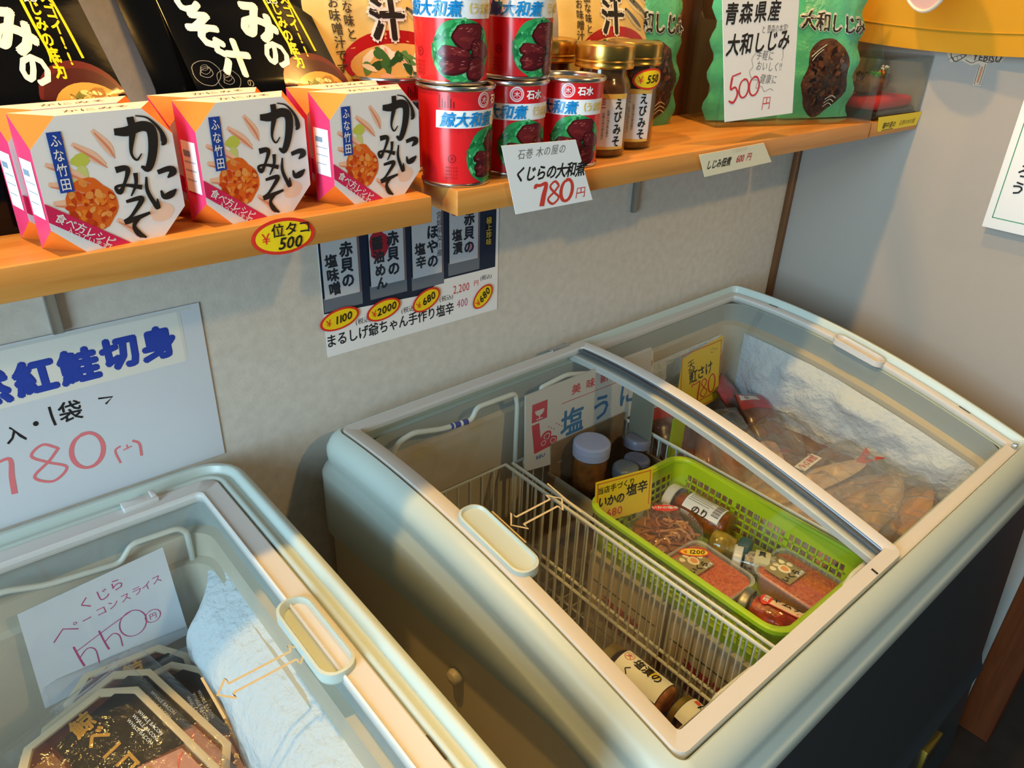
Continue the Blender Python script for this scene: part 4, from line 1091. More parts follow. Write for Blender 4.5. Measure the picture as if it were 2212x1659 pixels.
# ------------------------------------------------------------------ wire baskets in the right freezer
def wire_basket(x0, x1, y0, y1, zt_, zb_, label, handles):
    o = ((x0+x1)/2, (y0+y1)/2, zb_)
    t = thing('wire_basket', o, label, 'wire basket', 'white wire baskets in the right freezer')
    tilt = lambda y: zt_ + (.006 if y > .6 else 0)
    b = MB(); b.tube([(x0, y0, zt_), (x1, y0, zt_), (x1, y1, zt_), (x0, y1, zt_)], .0030, WIRE, 8, True); b.build('top_rail', t, origin=o)
    def side(x):
        b = MB(); n = int((y1-y0)/.0185)
        for i in range(1, n):
            y = y0+(y1-y0)*i/n; b.tube([(x, y, zb_), (x, y, zt_)], .0014, WIRE, 6)
        for z in (zb_+.004, (zt_+zb_)/2): b.tube([(x, y0, z), (x, y1, z)], .0026, WIRE, 8)
        return b
    side(x0).build('side_grid', t, origin=o); side(x1).build('side_grid', t, origin=o)
    def end(y):
        b = MB(); n = int((x1-x0)/.022)
        for i in range(1, n): b.tube([(x0+(x1-x0)*i/n, y, zb_), (x0+(x1-x0)*i/n, y, zt_)], .0014, WIRE, 6)
        for z in (zb_+.004, (zt_+zb_)/2): b.tube([(x0, y, z), (x1, y, z)], .0026, WIRE, 8)
        return b
    end(y0).build('end_grid', t, origin=o); end(y1).build('end_grid', t, origin=o)
    b = MB(); n = int((y1-y0)/.024)
    for i in range(1, n): b.tube([(x0, y0+(y1-y0)*i/n, zb_), (x1, y0+(y1-y0)*i/n, zb_)], .0014, WIRE, 6)
    for k in range(1, 4): b.tube([(x0+(x1-x0)*k/4, y0, zb_-.002), (x0+(x1-x0)*k/4, y1, zb_-.002)], .0022, WIRE, 6)
    b.build('floor_grid', t, origin=o)
    for P, tape in handles:
        b = MB(); Q = []
        for i, p in enumerate(P):          # soften the bends
            p = np.array(p, float)
            if 0 < i < len(P)-1:
                a, c = np.array(P[i-1], float), np.array(P[i+1], float)
                da, dc = min(.008, np.linalg.norm(a-p)*.4), min(.008, np.linalg.norm(c-p)*.4)
                s, e = p+(a-p)/np.linalg.norm(a-p)*da, p+(c-p)/np.linalg.norm(c-p)*dc
                for k in range(5): u = k/4; Q.append((1-u)**2*s+2*u*(1-u)*p+u*u*e)
            else: Q.append(p)
        b.tube(Q, .0042, WIRE, 10); h = b.build('hook_handle', t, origin=o, smooth=60)
        if tape:
            b = MB(); bt = ink((40, 56, 150), .4); a, c = np.array(tape[0]), np.array(tape[1])
            b.tube([a, c], .0046, bt, 10); b.tube([a+(c-a)*.55, a+(c-a)*.68], .0048, PAPER, 10); b.tube([a+(c-a)*.15, a+(c-a)*.22], .0048, PAPER, 10); b.build('blue_tape', h, origin=o)
    return t
BK = .787
wire_basket(.452, .668, .284, BK-.006, -.702, -.985, 'left white wire basket with jars lying at its bottom',
  [([(.462, BK, -.76), (.462, BK, -.600), (.474, BK, -.5855), (.498, BK, -.580), (.548, BK, -.592), (.602, BK, -.5965), (.612, BK, -.5775), (.688, BK, -.578), (.694, BK, -.60), (.694, BK, -.86)], ((.562, BK, -.5935), (.594, BK, -.596))),
   ([(.560, .287, -.86), (.560, .287, -.722), (.570, .287, -.708), (.640, .287, -.712), (.662, .287, -.726)], None)])
wire_basket(.684, .940, .284, BK-.006, -.706, -.985, 'middle white wire basket holding the green plastic basket',
  [([(.758, BK, -.70), (.758, BK, -.612), (.741, BK, -.586), (.800, BK, -.5795), (.868, BK, -.597), (.925, BK, -.603), (.930, BK, -.70)], None),
   ([(.755, .287, -.76), (.755, .287, -.712), (.770, .287, -.702), (.790, .287, -.706), (.845, .287, -.704), (.862, .287, -.690), (.905, .287, -.690), (.918, .287, -.712)], None)])
b = MB(); b.tube([(.965, .790, -.70), (.965, .790, -.618), (.972, .790, -.610), (.990, .790, -.612), (1.00, .790, -.64), (1.00, .790, -.70)], .0034, WIRE, 10)
b.tube([(.950, .300, -.715), (.950, .780, -.715)], .003, WIRE, 8); b.tube([(.950, .780, -.715), (.965, .790, -.70)], .003, WIRE, 8)
for i in range(1, 26): b.tube([(.950, .300+.0185*i, -.715), (.950, .300+.0185*i, -.95)], .0014, WIRE, 6)
b.tube([(.950, .300, -.95), (.950, .780, -.95)], .003, WIRE, 8)
tag(b.build('wire_divider', origin=(.95, .54, -.95), smooth=60), 'white wire divider with a hook between green basket and fish bags', 'wire divider')

# ------------------------------------------------------------------ green plastic basket
GB = mat('lime_plastic', (168, 200, 28), .38)
gx0, gx1, gy0, gy1, gzt, gzb = .6960, .9265, .2830, .6310, -.699, -.788
go = ((gx0+gx1)/2, (gy0+gy1)/2, gzb)
t = thing('green_basket', go, 'lime green perforated plastic basket full of small seafood packs', 'basket')
def gl(ins, z, r=.034): return [(x, y, z) for x, y in rrect(gx0+ins, gy0+ins, gx1-ins, gy1-ins, max(r-ins*.6, .01), 6, 2, 2)]
b = MB()
b.loft([gl(.0035, gzt-.008), gl(0, gzt-.007), gl(0, gzt-.001), gl(.002, gzt), gl(.008, gzt), gl(.0095, gzt-.002), gl(.0095, gzt-.006), gl(.0035, gzt-.008)], GB, closed=False); b.build('rim', t, origin=go, smooth=50)
# perforated walls: ribs and bands
b = MB()
tin = .0085
def inset(z): return .0085 + .010*(gzt-z)/(gzt-gzb)
def wallpt(s, u, z, d):
    i = inset(z)+d
    c = .030
    if s == 0: return (gx0+c+(gx1-gx0-2*c)*u, gy0+i, z)
    if s == 2: return (gx1-c-(gx1-gx0-2*c)*u, gy1-i, z)
    if s == 1: return (gx1-i, gy0+c+(gy1-gy0-2*c)*u, z)
    return (gx0+i, gy1-c-(gy1-gy0-2*c)*u, z)
def slab(s, u0, u1, z0, z1):
    b.box(0, 0, 0, 1, 1, 1, GB) if False else None
    L = [[wallpt(s, u, z, d) for u, d in ((u0, 0), (u1, 0), (u1, .0022), (u0, .0022))] for z in (z0, z1)]
    b.loft(L, GB, True, True)
Zb = [gzt-.004, gzt-.024, gzt-.074, gzb+.004]
for s, cols, grp in ((0, 12, 4), (2, 12, 4), (1, 24, 8), (3, 24, 8)):
    slab(s, 0, 1, Zb[1], Zb[0]); slab(s, 0, 1, gzb, Zb[2])
    rows = 4
    for k in range(1, rows):
        zz = Zb[1]+(Zb[2]-Zb[1])*k/rows; slab(s, 0, 1, zz-.0014, zz+.0014)
    for c in range(cols+1):
        u = c/cols; w = .10/cols if c % grp else .34/cols
        slab(s, max(0, u-w), min(1, u+w), Zb[2], Zb[1])
def corner(cx, cy, a0):
    L = []
    for z in (gzb, Zb[0]):
        i = inset(z); r = .030-i
        L.append([(cx+(r-d)*math.cos(R(a)), cy+(r-d)*math.sin(R(a)), z) for a, d in [(a0+k*15, 0) for k in range(7)]+[(a0+90-k*15, .0022) for k in range(7)]])
    b.loft(L, GB, True, True)
corner(gx0+.03, gy0+.03, 180); corner(gx1-.03, gy0+.03, 270); corner(gx1-.03, gy1-.03, 0); corner(gx0+.03, gy1-.03, 90)
b.build('perforated_wall', t, origin=go, smooth=30)
b = MB()
b.box(gx0+.019, gy0+.019, gzb, gx1-.019, gy1-.019, gzb+.0025, GB, 0, .02); b.build('base', t, origin=go)
GIN = gzb+.0026
# cartons that carry it
CART = mat('white_carton', (196, 184, 160), .6)
REDM = ink((190, 52, 48), .6)
for k, (y0, y1, lb) in enumerate(((.305, .455, 'white printed carton in the middle wire basket, nearer the front edge'), (.465, .615, 'white printed carton in the middle wire basket, further back'))):
    b = MB(); b.box(.706, y0, -.982, .915, y1, gzb-.0006, CART, .002)
    b.fm = (lambda yc: lambda u, v, h=0: (.706-h, yc-u, -.885+v))((y0+y1)/2)
    b.irect(-.065, .046, .065, .049, ink((90, 96, 90)), .0004); b.text('海産物', .0, .020, .026, REDM, .0006, .02); b.text('要冷凍', .0, -.014, .020, REDM, .0006, .01); b.irect(-.06, -.042, .06, -.040, ink((120, 120, 120)), .0004); b.text('塩蔵品', .02, -.060, .016, ink((70, 70, 70)), .0006)
    tag(b.build('carton', origin=(.81, (y0+y1)/2, -.982)), lb, 'carton', 'white cartons below the green basket')

# squid pack
t = thing('squid_pack', (.800, .548, GIN), 'round clear pack of brown squid strips in the green basket', 'food pack')
SQ = mat('squid_paste', (150, 84, 40), .3, bump=(80, .8, .004), coat=.4)
b = MB(); b.lathe([(.0005, .0015), (.040, .0015), (.047, .012), (.050, .026), (.044, .033), (.0005, .036)], SQ, n=40)
r = random.Random(8); SQ2 = [mat('squid_a', (186, 118, 62), .25, coat=.5), mat('squid_b', (150, 82, 36), .25, coat=.5), mat('squid_c', (204, 146, 96), .25, coat=.5), mat('squid_d', (120, 60, 26), .25, coat=.5)]
for i in range(64):
    a, q = r.uniform(0, 6.28), .040*math.sqrt(r.random()); x, y = q*math.cos(a), q*math.sin(a); d = r.uniform(0, 6.28); l = r.uniform(.008, .018); z = .0385-(q/.05)**2*.006
    P = smooth_pts([(x-l*math.cos(d), y-l*math.sin(d), z-.001), (x, y, z+r.uniform(-.001, .004)), (x+l*math.cos(d+r.uniform(-.9, .9)), y+l*math.sin(d+r.uniform(-.9, .9)), z-.001)], 4)
    b.tube(P, r.uniform(.0014, .0026), SQ2[i % 4], 6)
b.build('squid_strips', t, smooth=60)
b = MB(); b.lathe([(.0005, 0), (.041, 0), (.050, .018), (.0555, .036), (.058, .037), (.058, .0385), (.054, .040), (.050, .047), (.030, .0515), (.0005, .0525)], PACK, n=48); b.build('clear_cup', t, smooth=50)
b = MB(); c30 = R(-38); nrm = Vector((-.2, -.35, 1)).normalized()
b.fm = plane_map((.022, .022, .0525), (math.cos(c30), math.sin(c30), .0), (-math.sin(c30), math.cos(c30), -.12))
b.iell(0, 0, .0210, .0095, mat('tag_red', (232, 52, 38), .4), .0004, 28); b.text('いかの塩辛', 0, 0, .0085, PAPER, .0008, .03); b.iell(0, 0, .0205, .0092, PAPER, .0001, 28); b.build('oval_label', t)

# jars lying in the basket
def lying_jar(loc, rotz, label, r=.026, L=.098, lidc=(226, 224, 216), cont=(132, 62, 26), neck=.020, lid_r=.025, lidl=.018, metal=0.0, draw=None, cat='jar', group=None, rough=.3, var=None):
    """axis along local +x (lid at the -x end), lies on its side"""
    t = thing('lying_jar', loc, label, cat, group, rotz)
    M90 = Matrix.Translation((0, 0, r+.0012)) @ Matrix.Rotation(R(90), 4, 'Y')
    cm = mat('jar_fill_%d_%d_%d' % cont, cont, .22, bump=(70, .7, .004), var=var or (60, tuple(min(255, int(v*1.4)+12) for v in cont), .4, .7), coat=.4)
    a, e = -L/2, L/2
    b = MB(); b.xf = M90
    b.lathe([(.0005, a+lidl+.004), (neck-.002, a+lidl+.004), (neck-.001, a+lidl+.010), (r-.0018, a+lidl+.022), (r-.0018, e-.006), (r-.006, e-.002), (.0005, e-.002)], cm, n=32); b.build('contents', t, smooth=50)
    b = MB(); b.xf = M90
    b.lathe([(neck, a+lidl-.004), (neck, a+lidl+.009), (r-.0004, a+lidl+.021), (r, a+lidl+.026), (r, e-.008), (r-.001, e-.003), (r-.005, e), (.0005, e)], JGLASS, n=32); b.build('jar_glass', t, smooth=50)
    b = MB(); b.xf = M90; lm_ = mat('lid_%d_%d_%d_%d' % (lidc+(int(metal),)), lidc, rough, metal)
    b.lathe([(.0005, a), (lid_r-.003, a), (lid_r-.0006, a+.0015), (lid_r, a+.004), (lid_r, a+lidl-.003), (lid_r+.0007, a+lidl-.001), (lid_r-.001, a+lidl)], lm_, n=40); b.build('lid', t, smooth=40)
    if draw:
        b = MB(); rr = r+.0003
        # label coordinates: u along the jar, v round it (0 = straight up)
        b.fm = lambda u, v, h=0: (u, (rr+h)*math.sin(-v/rr)*-1, r+.0012+(rr+h)*math.cos(v/rr))
        draw(b); b.build('paper_label', t, smooth=20)
    return t
def l_bar(b):
    b.irect(-.020, -.026, .046, .012, PAPER, .0004, 2, 14)
    g = ink((70, 70, 74))
    for k in range(5): b.irect(-.017, -.010+.0042*k, .022+.006*(k % 2), -.0092+.0042*k, g, .0007)
    r = random.Random(2)
    for k in range(14): b.irect(.030, -.018+.0019*k, .043, -.018+.0019*k+.0007+.0005*(k % 3 == 0), BLACK, .0007)
    b.irect(-.016, .0085, .030, .0105, ink((120, 140, 70)), .0007)
    b.text('のり', .012, -.0215, .0150, BLACK, .0009, .03, R(0), False, 1)
lying_jar((.885, .548, GIN), R(-86), 'brown jar with white lid and white printed label lying in the green basket', .026, .118, draw=l_bar)
lying_jar((.838, .590, GIN), R(-70), 'second white-lidded brown jar lying behind the squid pack', .020, .070, neck=.016, lid_r=.0205, lidl=.014, cont=(110, 48, 22))
lying_jar((.8560, .4665, GIN), R(110), 'olive coloured jar with dark teal lid lying in the green basket', .0225, .062, (24, 72, 84), (126, 112, 40), .018, .0240, .018)
def l_fr(b): b.irect(-.002, -.020, .020, .020, ink((190, 186, 150)), .0004, 2, 12); b.text('貝', .008, .0, .012, BLACK, .0008, .03)
FRJ = lying_jar((.858, .4220, GIN), R(-62), 'jar covered in white frost lying between the roe tubs', .021, .066, (200, 200, 196), (196, 198, 200), .018, .0222, .014, draw=l_fr, var=(200, (110, 84, 70), .45, .62))
def l_kim(b):
    b.irect(-.010, -.004, .040, .020, mat('peach_paper', (240, 204, 176), .5), .0004, 2, 12); b.irect(-.010, -.0052, .040, -.0036, ink((200, 60, 44)), .0006, 2, 2)
    b.text('キムチ', .014, .010, .0150, BLACK, .0009, .02, R(0)); b.iell(.034, .000, .0042, .0026, ink((206, 110, 80)), .0008, 18, 1, 0, 0, 0, .8)
    b.iell(-.013, .004, .0075, .0125, mat('tag_red', (232, 52, 38), .4), .0008, 24, 4); b.text('国産', -.013, .004, .008, PAPER, .0013, .02, R(90))
lying_jar((.7800, .3420, GIN), R(-78), 'kimchi jar with silver lid lying at the front of the green basket', .024, .090, (200, 196, 176), (158, 56, 24), .0215, .0245, .014, 1.0, l_kim)

# salmon roe tubs
def roe_tub(loc, rotz, label, sticker=None):
    t = thing('roe_tub', loc, label, 'roe tub', 'clear tubs of salmon roe', rotz)
    w, l, h = .0415, .056, .037
    ROE = mat('salmon_roe', (228, 84, 12), .25, var=(240, (244, 126, 34), .4, .65), bump=(300, .8, .003), coat=.5)
    b = MB()
    rl = lambda i, z: [(x, y, z) for x, y in rrect(-w+i, -l+i, w-i, l-i, .018, 6)]
    b.loft([rl(.007, .002), rl(.003, h-.004), rl(.005, h-.0025)], ROE, True, True); b.build('salmon_roe', t, smooth=40)
    r = random.Random(int(loc[0]*1000)); 
    b = MB()
    for i in range(260):
        x, y = r.uniform(-w+.007, w-.007), r.uniform(-l+.007, l-.007); q = r.uniform(.0015, .0021)
        b.lathe([(.0001, 0), (q*.8, q*.4), (q, q), (q*.6, q*1.7), (.0001, q*1.95)], ROE, (x, y, h-.0042), 7)
    b.build('roe_beads', t, smooth=80)['kind'] = 'stuff'
    b = MB()
    b.loft([rl(.008, 0), rl(.0062, 0), rl(.001, h-.002), rl(-.002, h-.001), rl(-.002, h+.0012), rl(.0005, h+.0022), rl(.002, h+.0012)], TUB, True)
    b.loft([rl(.002, h+.0010), rl(.0021, h+.0006)], PACK, True, True)
    b.build('clear_tub', t, smooth=50)
    b = MB(); b.fm = plane_map((-.006, .0225, h+.0022), (0, -1, 0), (1, 0, 0))
    OL = ink((150, 136, 96)); b.irect(-.0215, -.0215, .0215, .0215, OL, .0003)
    cr = ink((236, 226, 196))
    for k, (x, y) in enumerate(((-.014, .012), (-.016, .000), (-.013, -.011), (-.003, .016))): b.iell(x, y, .0048, .0042, cr, .0005, 14, 1, 0, .12, k)
    b.iell(-.002, .001, .0095, .0085, cr, .0006, 20, 1, 0, .06, 3); b.iell(-.002, .002, .006, .0048, ink((226, 150, 96)), .0008, 16, 1, 0, .1, 4)
    b.text('いくら', .012, -.004, .0120, BLACK, .0010, .025, R(90)); b.text('醤油漬', .0175, .010, .006, PAPER, .0010, .02, R(90))
    b.build('paper_label', t)
    if sticker:
        b = MB(); b.fm = plane_map((.010, .036, h+.0024), (math.cos(R(-40)), math.sin(R(-40)), 0), (-math.sin(R(-40)), math.cos(R(-40)), 0))
        b.oval_tag(0, 0, .0230, .0095, sticker, .0125, .0010); b.iell(0, 0, .0225, .009, OVRED, .0002, 24); b.build('price_label', t)
    return t
roe_tub((.776, .4470, GIN), R(-2), 'clear roe tub with yellow oval label reading 1200 in the green basket', '1200')
roe_tub((.8680, .3540, GIN), R(-1), 'clear roe tub without price oval at the right front of the green basket')
# yellow card in the basket
_f = plane_map((.758, .604, -.697), (math.cos(R(-14)), math.sin(R(-14)), .0), (0.05, .12, 1), None)
fm = lambda u, v, h=0: _f(u*.80, v*.80, h)
YC = mat('yellow_card', (240, 204, 40), .55); ORB = ink((214, 116, 30))
def dsq(b):
    b.irect(-.061, -.038, -.0585, .038, ORB, .0003); b.irect(.0585, -.038, .061, .038, ORB, .0003); b.irect(-.061, .0355, .061, .038, ORB, .0003)
    b.text('当店手づくり', -.018, .0225, .0155, BLACK, .0006, .012, R(2), False, .92, .05, 1, .08)
    b.text('いかの', -.028, -.004, .0250, BLACK, .0006, .025, R(-2), False, .85, .1, .95, .05); b.text('塩辛', .030, .006, .0270, BLACK, .0006, .022, R(2), False, .95, .05, .98, .05)
    b.text('680', -.02, -.032, .024, ORP, .0006, .01)
card('price_card', fm, [(-.065, -.050), (.065, -.050), (.065, .042), (-.065, .042)], 'yellow handwritten card standing at the back of the green basket', 'price card', dsq, 'handwritten price cards', origin=(.768, .60, -.72), m=YC)
# lime card tab behind the basket
b = MB(); b.box(.945, .665, -.74, .980, .668, -.660, mat('lime_card', (160, 176, 40), .6)); tag(b.build('lime_card', origin=(.96, .666, -.74)), 'plain lime green card standing behind the green basket corner', 'card')

# ------------------------------------------------------------------ cardboard box of sea urchin jars behind it
KR = mat('kraft_cardboard', (140, 112, 82), .85, var=(30, (122, 96, 70), .35, .7)); GRC = mat('grey_cardboard', (124, 120, 104), .85)
cx0, cx1, cy0, cy1, cz0, cz1 = .742, .925, .638, .758, -.86, -.735
o0 = ((cx0+cx1)/2, (cy0+cy1)/2, cz0)
t = thing('cardboard_box', o0, 'open brown cardboard box of jars behind the green basket', 'box')
b = MB(); b.box(cx0, cy0, cz0, cx1, cy1, cz0+.003, KR); b.build('bottom', t, origin=o0)
for nm, q in (('side_wall', (cx0, cy0, cx0+.003, cy1)), ('side_wall', (cx1-.003, cy0, cx1, cy1)), ('front_wall', (cx0+.003, cy0, cx1-.003, cy0+.003)), ('back_wall', (cx0+.003, cy1-.003, cx1-.003, cy1))):
    b = MB(); b.box(q[0], q[1], cz0+.003, q[2], q[3], cz1+(.055 if nm == 'back_wall' else 0), KR); b.build(nm, t, origin=o0)
b = MB(); V = [(cx0, cy0+.004, cz1), (cx0, cy1-.02, cz1), (cx0-.022, cy1-.03, cz1-.03), (cx0-.022, cy0+.0, cz1-.03)]; V += [(p[0]+.002, p[1], p[2]+.002) for p in V]
b.add(V, [(3, 2, 1, 0), (4, 5, 6, 7), (0, 1, 5, 4), (1, 2, 6, 5), (2, 3, 7, 6), (3, 0, 4, 7)], GRC); b.build('flap', t, origin=o0)
b = MB(); V = [(.925, .694, cz1-.07), (.932, .752, cz1-.07), (.934, .752, -.632), (.927, .700, -.636)]; V += [(p[0]+.0025, p[1]-.002, p[2]) for p in V]
b.add(V, [(0, 1, 2, 3), (7, 6, 5, 4), (0, 4, 5, 1), (1, 5, 6, 2), (2, 6, 7, 3), (3, 7, 4, 0)], GRC); b.build('tall_flap', t, origin=o0)
# printed cardboard flap 'shio uni'
NV = Vector((0, -1, .10))
_g = plane_map((.843, .766, -.642), (1, 0, -.004), (.06, .10, 1), None)
fm = lambda u, v, h=0: _g(u*1.17, v, h)
UNW = mat('white_print_board', (206, 200, 196), .7); UB = ink((54, 112, 158)); UR = ink((196, 58, 76))
def duni(b):
    b.irect(-.118, .012, -.090, .044, UR, .0004)
    w = UNW
    b.iell(-.104, .031, .0085, .010, w, .0006, 20, 1, 0, 0, 0, 0, 180, 360); b.stroke([(-.104, .022), (-.104, .016)], .002, w, .0006, False); b.stroke([(-.110, .0155), (-.098, .0155)], .0018, w, .0006, False)
    b.ipoly([(-.118, .008), (-.104, .008), (-.101, -.020), (-.088, -.026), (-.070, -.042), (-.112, -.045)], UR, .0004)
    for k, (x, y, r_) in enumerate(((-.090, -.022, .010), (-.078, -.034, .009), (-.096, -.032, .008))): b.iell(x, y, r_, r_, UR, .0005+.0001*k, 18, 1, 0, .1, k); b.iell(x+.001, y, r_*.6, r_*.6, w, .0007+.0001*k, 14, 1, 0, .1, k, .75)
    for k in range(6): b.iell(-.086+.005*k, -.006-.004*(k % 3), .0012, .0012, UR, .0005, 8)
    b.text('BBU', -.100, -.054, .009, UB, .0006, .02)
    b.text('美味新鮮', .008, .043, .0185, UR, .0006, .02, R(0), False, 1, 0, 1.55)
    b.irect(-.062, .0245, .088, .0257, UR, .0005, 1, 1, R(-.5))
    for ch, x, y, s_ in (('塩', -.040, -.014, .052), ('う', .020, -.010, .050), ('に', .078, -.004, .050)): b.text(ch, x, y, s_, UB, .0006, .02, 0, False, .9)
card('printed_flap', fm, [(-.128, -.070), (-.060, -.082), (.020, -.066), (.100, -.050), (.128, -.048), (.132, -.012), (.124, .066), (-.130, .064)], 'white printed board with blue and red lettering propped against the freezer back', 'printed board', duni, None, origin=(.82, .76, -.71), m=UNW, th=.003)
def jar_up(loc, r, h, lidc, cont, label, lidh=.020, tilt=None):
    t = thing('upright_jar', loc, label, 'jar', 'jars in the cardboard box', 0, tilt)
    cm = mat('jar_fill_%d_%d_%d' % cont, cont, .22, bump=(70, .7, .004), var=(50, tuple(min(255, int(v*1.35)+10) for v in cont), .4, .7), coat=.4)
    b = MB(); b.lathe([(.0005, .001), (r-.002, .001), (r-.001, .004), (r-.001, h-lidh-.012), (r-.004, h-lidh-.004), (.0005, h-lidh-.002)], cm, n=32); b.build('contents', t, smooth=50)
    b = MB(); b.lathe([(.0005, 0), (r-.003, 0), (r, .004), (r, h-lidh-.010), (r-.003, h-lidh-.003), (r-.003, h-.002)], JGLASS, n=32); b.build('jar_glass', t, smooth=50)
    lm_ = mat('cap_%d_%d_%d' % lidc, lidc, .28); b = MB(); n = 48
    b.lathe([(r-.001, h-lidh), (r+.0015, h-lidh+.001), (r+.0016, h-lidh*.5), (r+.0022, h-lidh*.48), (r+.0016, h-lidh*.3), (r+.0014, h-.003), (r-.001, h-.0004), (r-.004, h), (.0005, h)], lm_, n=n); b.build('lid', t, smooth=40)
    return t
LIL = (176, 178, 206)
jar_up((.806, .722, -.8568), .0300, .178, LIL, (120, 72, 34), 'tall amber jar with lilac white lid in the cardboard box', .026)
jar_up((.840, .672, -.8568), .0205, .142, (92, 104, 116), (24, 26, 28), 'short dark jar with dull grey lid beside the tall amber jar')
jar_up((.862, .682, -.8568), .0210, .138, (118, 118, 140), (22, 22, 24), 'dark jar with shiny grey lid in the middle of the cardboard box', .018, (0, R(8), 0))
jar_up((.899, .708, -.8568), .0225, .146, (126, 128, 150), (40, 26, 22), 'dark jar with silvery lid leaning at the right of the cardboard box', .018, (R(-4), R(9), 0))

# jars lying at the bottom of the left wire basket
def l_bot(b):
    b.irect(-.030, -.026, .046, .018, PAPER, .0004, 2, 14); b.iell(-.021, .005, .0075, .0075, ink((226, 120, 90)), .0007, 20, 2, 0, 0, 0, .86); b.text('大', -.021, .005, .009, ink((220, 90, 70)), .0009, .02)
    b.iell(.020, .006, .012, .007, ink((236, 206, 60)), .0006, 18, 2); b.text('塩漬の', .012, .004, .0170, BLACK, .0009, .02, R(0), False, .9, 0, 1, .1); b.text('く', -.010, -.014, .013, BLACK, .0009, .02)
lying_jar((.6200, .4300, -.8795), R(-88), 'gold-lidded jar with white label lying in the left wire basket near its middle', .0275, .112, (206, 170, 84), (150, 96, 40), .022, .025, .018, 1.0, l_bot, 'jar', 'jars lying in the left wire basket')
def l_bot2(b):
    b.irect(-.030, -.026, .046, .020, PAPER, .0004, 2, 14); b.irect(-.026, .008, -.018, .016, ink((226, 90, 60)), .0007); b.text('ほや', -.004, .010, .016, BLACK, .0009, .02, 0, False, .9, 0, 1, .1); b.text('の辛', .014, -.010, .016, BLACK, .0009, .02)
lying_jar((.6260, .3240, -.8795), R(-94), 'second white-labelled jar lying nearest the front of the left wire basket', .0265, .084, (206, 170, 84), (120, 70, 30), .022, .025, .012, 1.0, l_bot2, 'jar', 'jars lying in the left wire basket')
b = MB(); b.box(.460, .292, -.9805, .660, .505, -.8800, mat('dark_carton', (66, 50, 38), .6, var=(18, (84, 66, 50), .4, .7)), .004); tag(b.build('dark_carton', origin=(.56, .40, -.9805)), 'dark carton carrying the two lying jars in the left wire basket', 'carton')

# ------------------------------------------------------------------ back wall cards
_k = plane_map((1.160, .770, -.690), (1, 0, 0), (.0, .12, 1), None)
fm = lambda u, v, h=0: _k(u*1.2, v*1.16, h)
def d78(b):
    for q in ((-.052, -.0555, .052, -.0535), (-.052, .0535, .052, .0555), (-.052, -.0555, -.0500, .0555), (.0500, -.0555, .052, .0555)): b.irect(*q, ORB, .0003)
    b.text('天然', -.026, .024, .019, BLACK, .0006, .0, R(14), True, 1, 0, .8, .1); b.text('紅さけ', .0, .010, .0250, BLACK, .0006, .014, R(8), False, .85, .1, .95, .1)
    hand7(b, -.012, -.024, .010, .017, ORP, .0034); hand8(b, .010, -.022, .009, .017, ORP, .0026); hand0(b, .031, -.020, .009, .017, ORP, .0030); b.stroke([(-.045, -.046), (.046, -.040)], .0018, ORP, .0006)
    b.text('ご一', .032, .042, .010, BLACK, .0006, .0)
card('price_card', fm, [(-.054, -.062), (.056, -.056), (.049, .0), (.056, .062), (-.005, .056), (-.050, .048), (-.058, .0)], 'curled yellow card reading 780 at the back right of the right freezer', 'price card', d78, 'handwritten price cards', origin=(1.166, .77, -.74), m=YC)
fm = plane_map((1.012, .799, -.634), (1, 0, 0), (.0, .05, 1), None)
def dov(b): b.iell(.004, .0, .022, .0165, ORB, .0004, 26); b.iell(.004, .0, .0195, .014, YELLOW, .0007, 26); b.text('500', .004, 0, .014, BLACK, .001, .01)
card('tag_card', fm, [(-.030, -.030), (.030, -.030), (.026, .026), (-.030, .024)], 'small white card with yellow oval half hidden behind the lid bar', 'tag', dov, None, origin=(1.01, .80, -.66))

